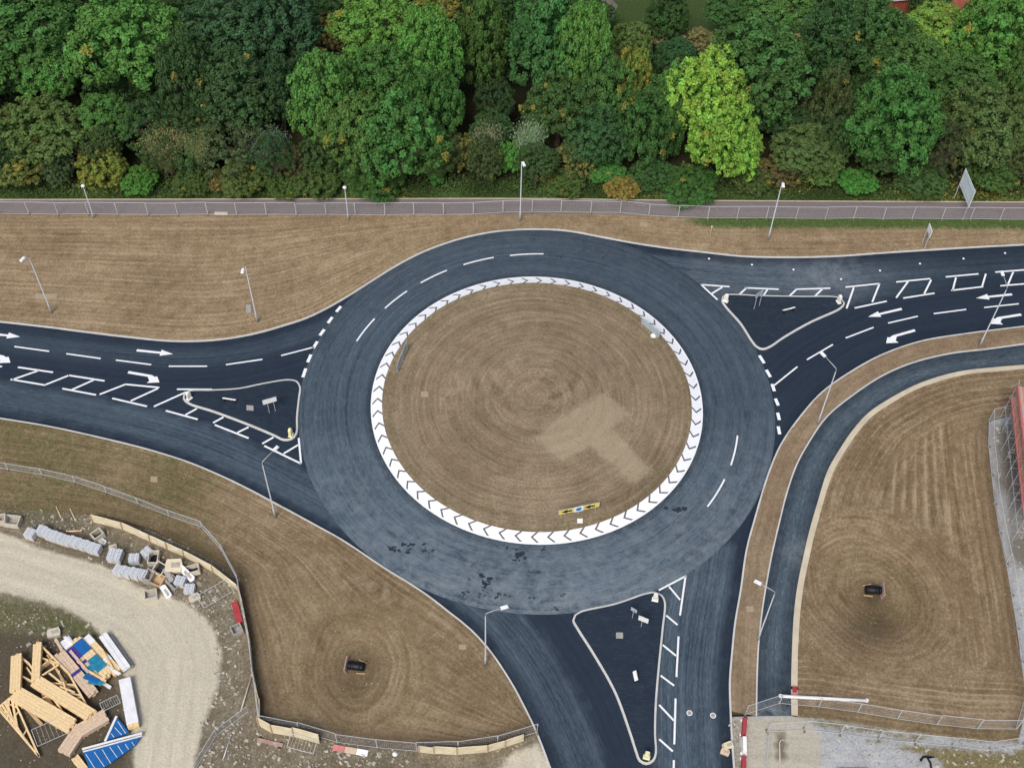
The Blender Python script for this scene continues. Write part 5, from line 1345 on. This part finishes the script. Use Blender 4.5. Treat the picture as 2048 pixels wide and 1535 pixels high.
truss("open A-shaped truss lying on dark ground at the bottom left", [(25, 1392), (79, 1513), (-4, 1416)], .3, 2, .1, M_T, [(0, .55, 1, .4), (2, .5, 0, .2), (0, .25, 1, .7)])
beam_pack("beam_pack", "single thin timber leaning at the bottom left truss", (24, 1396), (36, 1462), .2, .2, .3, M_T, 2, 1, group="beam packs of the timber yard")
beam_pack("beam_pack", "grey weathered plank beside the bottom left truss", (46, 1408), (84, 1449), .3, .12, .15, M_TIMB2, 1, 2, group="beam packs of the timber yard")
beam_pack("beam_pack", "tan bundle of long boards, its upper half, beside the blue panels", (214, 1430), (156, 1464), 1.25, .55, .2, M_TIMBP, 4, 4, group="beam packs of the timber yard")
beam_pack("beam_pack", "tan bundle of long boards, its lower half, beside the blue panels", (161, 1458), (128, 1507), 1.25, .55, .15, M_TIMBP, 4, 4, group="beam packs of the timber yard")
beam_pack("beam_pack", "pinkish wrapped beam pack between trusses and mixed bundles", (119, 1306), (187, 1388), 1.0, .55, .15, M_TIMBP, 3, 3, group="beam packs of the timber yard", wrap=[(-.02, .04, M_VIOLET)])
beam_pack("wrapped_bundle", "violet and white wrapped bundle behind the pinkish pack", (130, 1280), (198, 1358), .95, .55, .2, M_TIMBP, 3, 3, group="wrapped timber bundles", wrap=[(-.30, -.02, M_VIOLET), (-.50, -.32, M_WRAP), (.06, .12, M_VIOLET), (.2, .34, M_TEAL)])
beam_pack("wrapped_bundle", "blue and tan wrapped bundle in the middle of the row", (151, 1279), (217, 1352), .95, .6, .35, M_TIMB, 3, 3, group="wrapped timber bundles", wrap=[(-.42, -.12, M_BSHEET), (.02, .34, M_TEAL)])
beam_pack("wrapped_bundle", "tan bundle with torn pale wrap near the white sheets", (171, 1276), (237, 1346), .9, .55, .25, M_TIMB, 3, 3, group="wrapped timber bundles", wrap=[(-.5, -.3, M_WRAP), (.1, .2, M_WRAP)])
beam_pack("white_board_stack", "long stack of white boards at the right of the wrapped bundles", (206, 1270), (254, 1338), .8, .5, .3, M_WRAP, 4, 2)
beam_pack("slat_stack", "grey slatted stack beside the white boards", (219, 1270), (264, 1334), .35, .35, .1, M_CONC, 4, 4)
beam_pack("beam_pack", "loose pale plank below the wrapped bundles", (194, 1357), (222, 1375), .3, .15, .15, M_WRAP, 1, 2, group="beam packs of the timber yard")
beam_pack("white_box_pack", "long white wrapped pack beside the haul road", (250, 1358), (268, 1456), 1.0, .6, .15, M_TIMB, 2, 2, wrap=[(-.49, .42, M_WRAP)])
beam_pack("beam_pack", "cut timber ends at the bottom of the blue panels", (150, 1514), (170, 1540), .7, .4, .1, M_TIMB, 3, 3, group="beam packs of the timber yard")
LP_ = ["white strip at the back end of the wrapped bundles", "pale plank lying along the back of the tan bundle", "pale plank across the near end of the blue wrapped bundle", "white strip across the near end of the tan bundle", "pinkish plank between the violet bundle and the pinkish pack", "short pale plank beside the white board stack", "teal sheet strip below the wrapped bundles", "short pinkish plank sticking out behind the pinkish pack", "blue sheet scrap beside the teal one", "small loose web timber inside the middle trusses, lower one", "loose diagonal web timber inside the middle trusses", "thin loose timber at the right end of the middle trusses", "thin loose timber lying flat at the end of the middle trusses"]
for k_, (a_, b_, m_, w_) in enumerate([((128, 1272), (168, 1300), M_WRAP, .25), ((162, 1274), (200, 1318), M_TIMB, .2), ((175, 1340), (212, 1362), M_TIMB, .22), ((190, 1318), (240, 1348), M_WRAP, .3), ((140, 1300), (178, 1345), M_TIMBP, .25), ((205, 1300), (228, 1340), M_TIMB, .18), ((176, 1362), (206, 1366), M_TEAL, .4), ((110, 1276), (124, 1300), M_TIMBP, .25), ((168, 1350), (196, 1362), M_BSHEET, .5), ((98, 1345), (124, 1366), M_TIMB, .16), ((84, 1350), (118, 1328), M_TIMB, .16), ((126, 1362), (136, 1392), M_TIMB, .14), ((120, 1372), (150, 1384), M_TIMB, .14)]):
    beam_pack("loose_plank", LP_[k_], a_, b_, w_, .08, .80 + .012 * k_, m_, 1, 2, "plank", "loose planks across the timber stacks")
def gable(label, P, z0, bars, stripes):
    W = GP(P, z0 + .3); c = np.mean(W, 0); o = thing("blue_gable_panel", label, "wall panel", (c[0], c[1], z0), 0, "blue membrane panels")
    q = [(x - c[0], y - c[1]) for x, y in W]; MB().prism(q, .05, .22).build("panel", M_BSHEET, o)
    for a, b, w in bars:
        A, B = G(a[0], a[1], z0 + .3), G(b[0], b[1], z0 + .3); MB().bar((A.x - c[0], A.y - c[1], .27), (B.x - c[0], B.y - c[1], .27), w, .1).build("white_batten", M_WRAP, o)
    for a, b in stripes:
        A, B = G(a[0], a[1], z0 + .3), G(b[0], b[1], z0 + .3); MB().bar((A.x - c[0], A.y - c[1], .225), (B.x - c[0], B.y - c[1], .225), .045, .02).build("seam_tape", M_WRAP, o)
gable("large blue panel with white seams at the bottom of the timber yard", [(165, 1500), (282, 1470), (270, 1488), (204, 1536), (178, 1536)], .25, [((164, 1497), (284, 1465), .18), ((166, 1502), (284, 1470), .1)],
      [((171, 1506), (190, 1536)), ((188, 1502), (208, 1531)), ((204, 1497), (221, 1525)), ((219, 1492), (234, 1513)), ((235, 1489), (246, 1506)), ((250, 1486), (257, 1497)), ((263, 1482), (268, 1489))])
gable("smaller blue panel above the large one beside the white pack", [(234, 1433), (258, 1463), (212, 1479)], .25, [((233, 1431), (210, 1481), .2)], [((235, 1441), (251, 1465)), ((229, 1453), (243, 1468)), ((222, 1465), (228, 1473))])
def wire_piece(px, py, ang, label, L=1.6, W=.8):
    c = G(px, py, .9); o = thing("wire_frame", label, "wire frame", (c.x, c.y, .9), ang, None); o.rotation_euler = (.2, .1, ang)
    f = MB()
    for a, b in (((-L / 2, -W / 2, 0), (L / 2, -W / 2, 0)), ((L / 2, -W / 2, 0), (L / 2, W / 2, 0)), ((L / 2, W / 2, 0), (-L / 2, W / 2, 0)), ((-L / 2, W / 2, 0), (-L / 2, -W / 2, 0))): f.tube([a, b], .025, 6)
    f.build("frame", M_WIRE, o)
    w = MB()
    for k in range(1, 8): w.tube([(-L / 2 + L * k / 8, -W / 2, 0), (-L / 2 + L * k / 8, W / 2, 0)], .01, 4)
    w.build("mesh_infill", M_WIRE, o)
wire_piece(220, 1405, .6, "small bent wire frame on the end of the trusses")
wire_piece(430, 1186, .7, "wire frame lying by the hoarding above the red barrier", 3.2, 1.4)
wire_piece(103, 1460, .55, "wire frame lying on the mud under the trusses", 3.0, 1.6)

# ------------------------------------------------------------------ barriers, poles and small site things
def barrier(a, b, label, mats, h=.95, z=.06, lie=False):
    A, B = G(a[0], a[1], z + (.1 if lie else h / 2)), G(b[0], b[1], z + (.1 if lie else h / 2)); c = (A + B) / 2; L = (B - A).length
    o = thing("barrier", label, "barrier", (c.x, c.y, z), math.atan2(B.y - A.y, B.x - A.x), "red and white site barriers")
    n = len(mats)
    for k, m in enumerate(mats):
        x = -L / 2 + L * (k + .5) / n
        if lie: MB().box((x, 0, .12), (L / n * .97, h, .10), Matrix.Rotation(.06, 3, 'X')).build("section", m, o)
        else: MB().box((x, 0, h / 2), (L / n * .97, .42, h), None, .8).build("section", m, o)
    for s in (-.4, .4): MB().box((s * L, 0, .04), (.25, .6, .08)).build("foot", M_BLACK if lie else M_WHITE, o)
barrier((1490, 1434), (1487, 1470), "red water-filled barrier standing at the end of the brown strip", [M_RED], .8)
barrier((1488, 1471), (1489, 1507), "white water-filled barrier between two red ones at the bottom", [M_WHITE], .8)
barrier((1488, 1509), (1486, 1560), "red water-filled barrier at the bottom edge of the photo", [M_RED], .8)
barrier((468, 1202), (480, 1246), "red barrier lying against the narrow cream hoarding", [M_RED, M_RED], .6, .08, True)
barrier((514, 1478), (566, 1490), "red barrier with a white rail below the cream hoarding", [M_HEAD, M_HEAD], .35, .06, True)
barrier((666, 1494), (736, 1506), "red and white barrier lying by the bottom mesh fence", [M_PINK, M_TIMBP, M_WHITE], .55, .08, True)
barrier((1589, 1372), (1590, 1396), "small red barrier at the end of the concrete edging", [M_RED, M_PINK], .4, .1, True)
wire_piece(604, 1486, -.2, "grey mesh panel lying below the cream hoarding", 2.4, 1.2)
def pole_on_ground(name, label, pts, r, mat, z=.14, cat="pole"):
    P = [G(x, y, z) for x, y in pts]; o = thing(name, label, cat, (P[0].x, P[0].y, z))
    MB().tube([p - P[0] for p in P], r, 8).build("shaft", mat, o, True)
    for p in (P[0], P[-1]): MB().tube([p - P[0] + Vector((0, 0, -.04)), p - P[0] + Vector((0, 0, .1))], r * 1.2, 8).build("end_cap", mat, o)
pole_on_ground("white_pole", "long white pole lying behind the mesh fence below the field", [(1561, 1391), (1733, 1400)], .16, M_WHITE, .25)
pole_on_ground("bent_pipe", "bent pale pipe on the dark patch near the bottom", [(1560, 1524), (1559, 1484), (1562, 1479), (1573, 1478)], .05, M_PALE, .12, "pipe")
pole_on_ground("black_hose", "black hose curled on the gravel at the bottom right", [(1864, 1545), (1861, 1525), (1855, 1515), (1868, 1513), (1855, 1512), (1846, 1513), (1842, 1519)], .10, M_BLACK, .12, "hose")
pole_on_ground("timber_stake", "left of two pale stakes standing at the grass edge by the blocks", [(113, 1014), (122, 1034)], .05, M_TIMB, .15, "stake")
pole_on_ground("timber_stake", "right of two pale stakes standing at the grass edge by the blocks", [(141, 1018), (151, 1040)], .05, M_TIMB, .15, "stake")
pole_on_ground("timber_plank", "short pale plank lying between blocks and hoarding", [(134, 1062), (162, 1061)], .09, M_TIMB, .15, "plank")
pole_on_ground("scaffold_tube", "thin tube leaning by the haul road at the bottom left", [(503, 1350), (482, 1420)], .06, M_PALE, .3, "tube")
pole_on_ground("scaffold_tube", "pair of thin pale poles lying by the haul road, left one", [(462, 1470), (446, 1518)], .05, M_WIRE, .15, "tube")
white_cap(790, 1507, .1, .22, "round white cap on the ground below the bottom fence")
white_cap(1648, 1402, .15, .12, "small pale cap on the soil by the white pole") if False else None
cover(quad(1705, 1542, 64, 16), "dark edge of a red-framed panel cut by the bottom of the photo", M_PINK, .06, "framed_panel", .12, M_BLACK)

# ------------------------------------------------------------------ scaffolded house at the right edge
def house():
    A, B = G(2044, 872), G(2066, 1072)     # foot of the west wall, north to south
    u = (B - A).normalized(); n = Vector((-u.y, u.x, 0))   # n points east
    if n.x < 0: n = -n
    L = (B - A).length; W = 9.0; Hh = 5.2
    o = thing("scaffolded_house", "half-built house with red roof at the right edge of the photo", "house", (A.x, A.y, .05), 0)
    def P(s, w, z): return u * s + n * w + Vector((0, 0, z))
    def slabf(name, pts, mat, parent, th=Vector((0, 0, -.12))):
        k = len(pts); v = list(pts) + [p + th for p in pts]
        return MB().add(v, [tuple(range(k)), tuple(range(2 * k - 1, k - 1, -1))] + [(i, (i + 1) % k, k + (i + 1) % k, k + i) for i in range(k)]).build(name, mat, parent)
    slabf("wall", [P(0, 0, 0), P(L, 0, 0), P(L, 0, Hh), P(0, 0, Hh)], M_BRICK, o, n * .3)
    slabf("wall", [P(0, .31, 0), P(0, .31, Hh), P(0, W / 2, Hh + 2.6), P(0, W, Hh), P(0, W, 0)], M_BRICK, o, u * .3)
    slabf("wall", [P(L, .31, 0), P(L, .31, Hh), P(L, W / 2, Hh + 2.6), P(L, W, Hh), P(L, W, 0)], M_BRICK, o, -u * .3)
    for s in (2.5, 6.0):
        w = slabf("window", [P(s, -.03, 3.2), P(s + 1.2, -.03, 3.2), P(s + 1.2, -.03, 4.5), P(s, -.03, 4.5)], M_BLACK, o, n * .02)
    rf = slabf("roof", [P(-.4, -.5, Hh - .1), P(L + .4, -.5, Hh - .1), P(L + .4, W / 2, Hh + 2.75), P(-.4, W / 2, Hh + 2.75)], M_TILE, o)
    slabf("roof", [P(-.4, W / 2 + .01, Hh + 2.75), P(L + .4, W / 2 + .01, Hh + 2.75), P(L + .4, W + .5, Hh - .1), P(-.4, W + .5, Hh - .1)], M_TILE, o)
    for k in range(1, 11):   # courses of tiles
        t = k / 11; a = P(-.38, -.5 + (W / 2 + .5) * t, Hh - .1 + 2.85 * t); MB().bar(a + Vector((0, 0, .02)), a + u * (L + .76) + Vector((0, 0, .02)), .10, .05).build("tile_course", M_BRICK if k % 2 else M_TIMB2, rf)
    s = thing("scaffold", "tube scaffold with faded red boards round the half-built house", "scaffold", (A.x, A.y, .05), 0)
    m = int(L / 1.9)
    for i in range(-1, m + 2):
        for w in (-1.0, -2.2): MB().tube([P(i * 1.9, w, 0), P(i * 1.9, w, 6.6)], .035, 6).build("standard", M_GALV, s)
        for z in (1.9, 3.8, 5.7): MB().tube([P(i * 1.9, -.9, z), P(i * 1.9, -2.35, z)], .03, 5).build("transom", M_GALV, s)
    for z in (1.9, 3.8, 5.7, 6.5):
        for w in (-1.0, -2.2): MB().tube([P(-2.2, w, z), P(m * 1.9 + 2.1, w, z)], .03, 6).build("ledger", M_GALV, s)
    for z in (3.85, 5.75):
        for k in range(5): MB().box(P(m * .95, -1.1 - k * .24, z + .02), (m * 1.9 + 3.6, .22, .05), Matrix.Rotation(math.atan2(u.y, u.x), 3, 'Z')).build("scaffold_board", M_TIMB2 if k % 2 else M_PINK, s)
        MB().box(P(m * .95, -2.3, z + .28), (m * 1.9 + 3.6, .04, .5 if z > 5 else .25), Matrix.Rotation(math.atan2(u.y, u.x), 3, 'Z')).build("toe_board", M_PINK, s)
    for i in range(0, m, 2): MB().tube([P(i * 1.9, -2.25, .1), P(i * 1.9 + 3.6, -2.25, 5.7)], .03, 5).build("brace", M_GALV, s)
house()

# ------------------------------------------------------------------ glimpses beyond the wood
M_FARTILE = plain("brown_red_tile", (134, 78, 62), .9, 0, .2, 2)
def far_house(px, py, ang, label, mat, W=9, D=7, H=4.2):
    c = G(px, py, H); o = thing("far_house", label, "house", (c.x, c.y, 0), ang)
    MB().box((0, 0, H / 2), (W, D, H)).build("wall", M_BRICK, o)
    MB().add([(-W / 2 - .3, -D / 2 - .4, H), (W / 2 + .3, -D / 2 - .4, H), (W / 2 + .3, 0, H + 2.4), (-W / 2 - .3, 0, H + 2.4), (W / 2 + .3, D / 2 + .4, H), (-W / 2 - .3, D / 2 + .4, H)],
             [(0, 1, 2, 3), (3, 2, 4, 5), (0, 5, 4, 1), (1, 4, 2), (0, 3, 5)]).build("roof", mat, o)
    MB().box((W * .3, 0, H + 2.4), (.7, .7, 1.2)).build("chimney", M_BRICK, o)
far_house(1900, -16, .1, "red-roofed house glimpsed beyond the wood at the top right", M_FARTILE)
far_house(1800, -30, .2, "grey house glimpsed beyond the wood left of the red-roofed one", M_CONC, 8, 6)
c = G(1190, 22); o = fill("clearing_path", GP([(1178, -10), (1210, -14), (1236, 12), (1226, 32), (1196, 38), (1180, 20)]), M_PATH, .03, 1.0, lambda Q: {"flow": V3(Q[:, 0], Q[:, 1], 1), "flow2": V3(Q[:, 0], Q[:, 1], 0), "mask": V3(np.full(len(Q), .4), 0, .3)})
tag(o, kind="structure")
c = G(1622, 45, 4.2); o = thing("greenhouse", "small white greenhouse glimpsed through the leaves at the top right", "greenhouse", (c.x, c.y, 0), .7)
MB().box((0, 0, 2.0), (3.2, 2.2, 4.0)).build("wall", M_PALEBL, o)
MB().add([(-1.8, -1.3, 4), (1.8, -1.3, 4), (1.8, 0, 4.9), (-1.8, 0, 4.9), (1.8, 1.3, 4), (-1.8, 1.3, 4)], [(0, 1, 2, 3), (3, 2, 4, 5), (1, 4, 2), (0, 3, 5)]).build("roof", M_WRAP, o)
for x in (-1.2, -.4, .4, 1.2): MB().bar((x, -1.3, 4.03), (x, 0, 4.93), .06).build("glazing_bar", M_GALV, o)
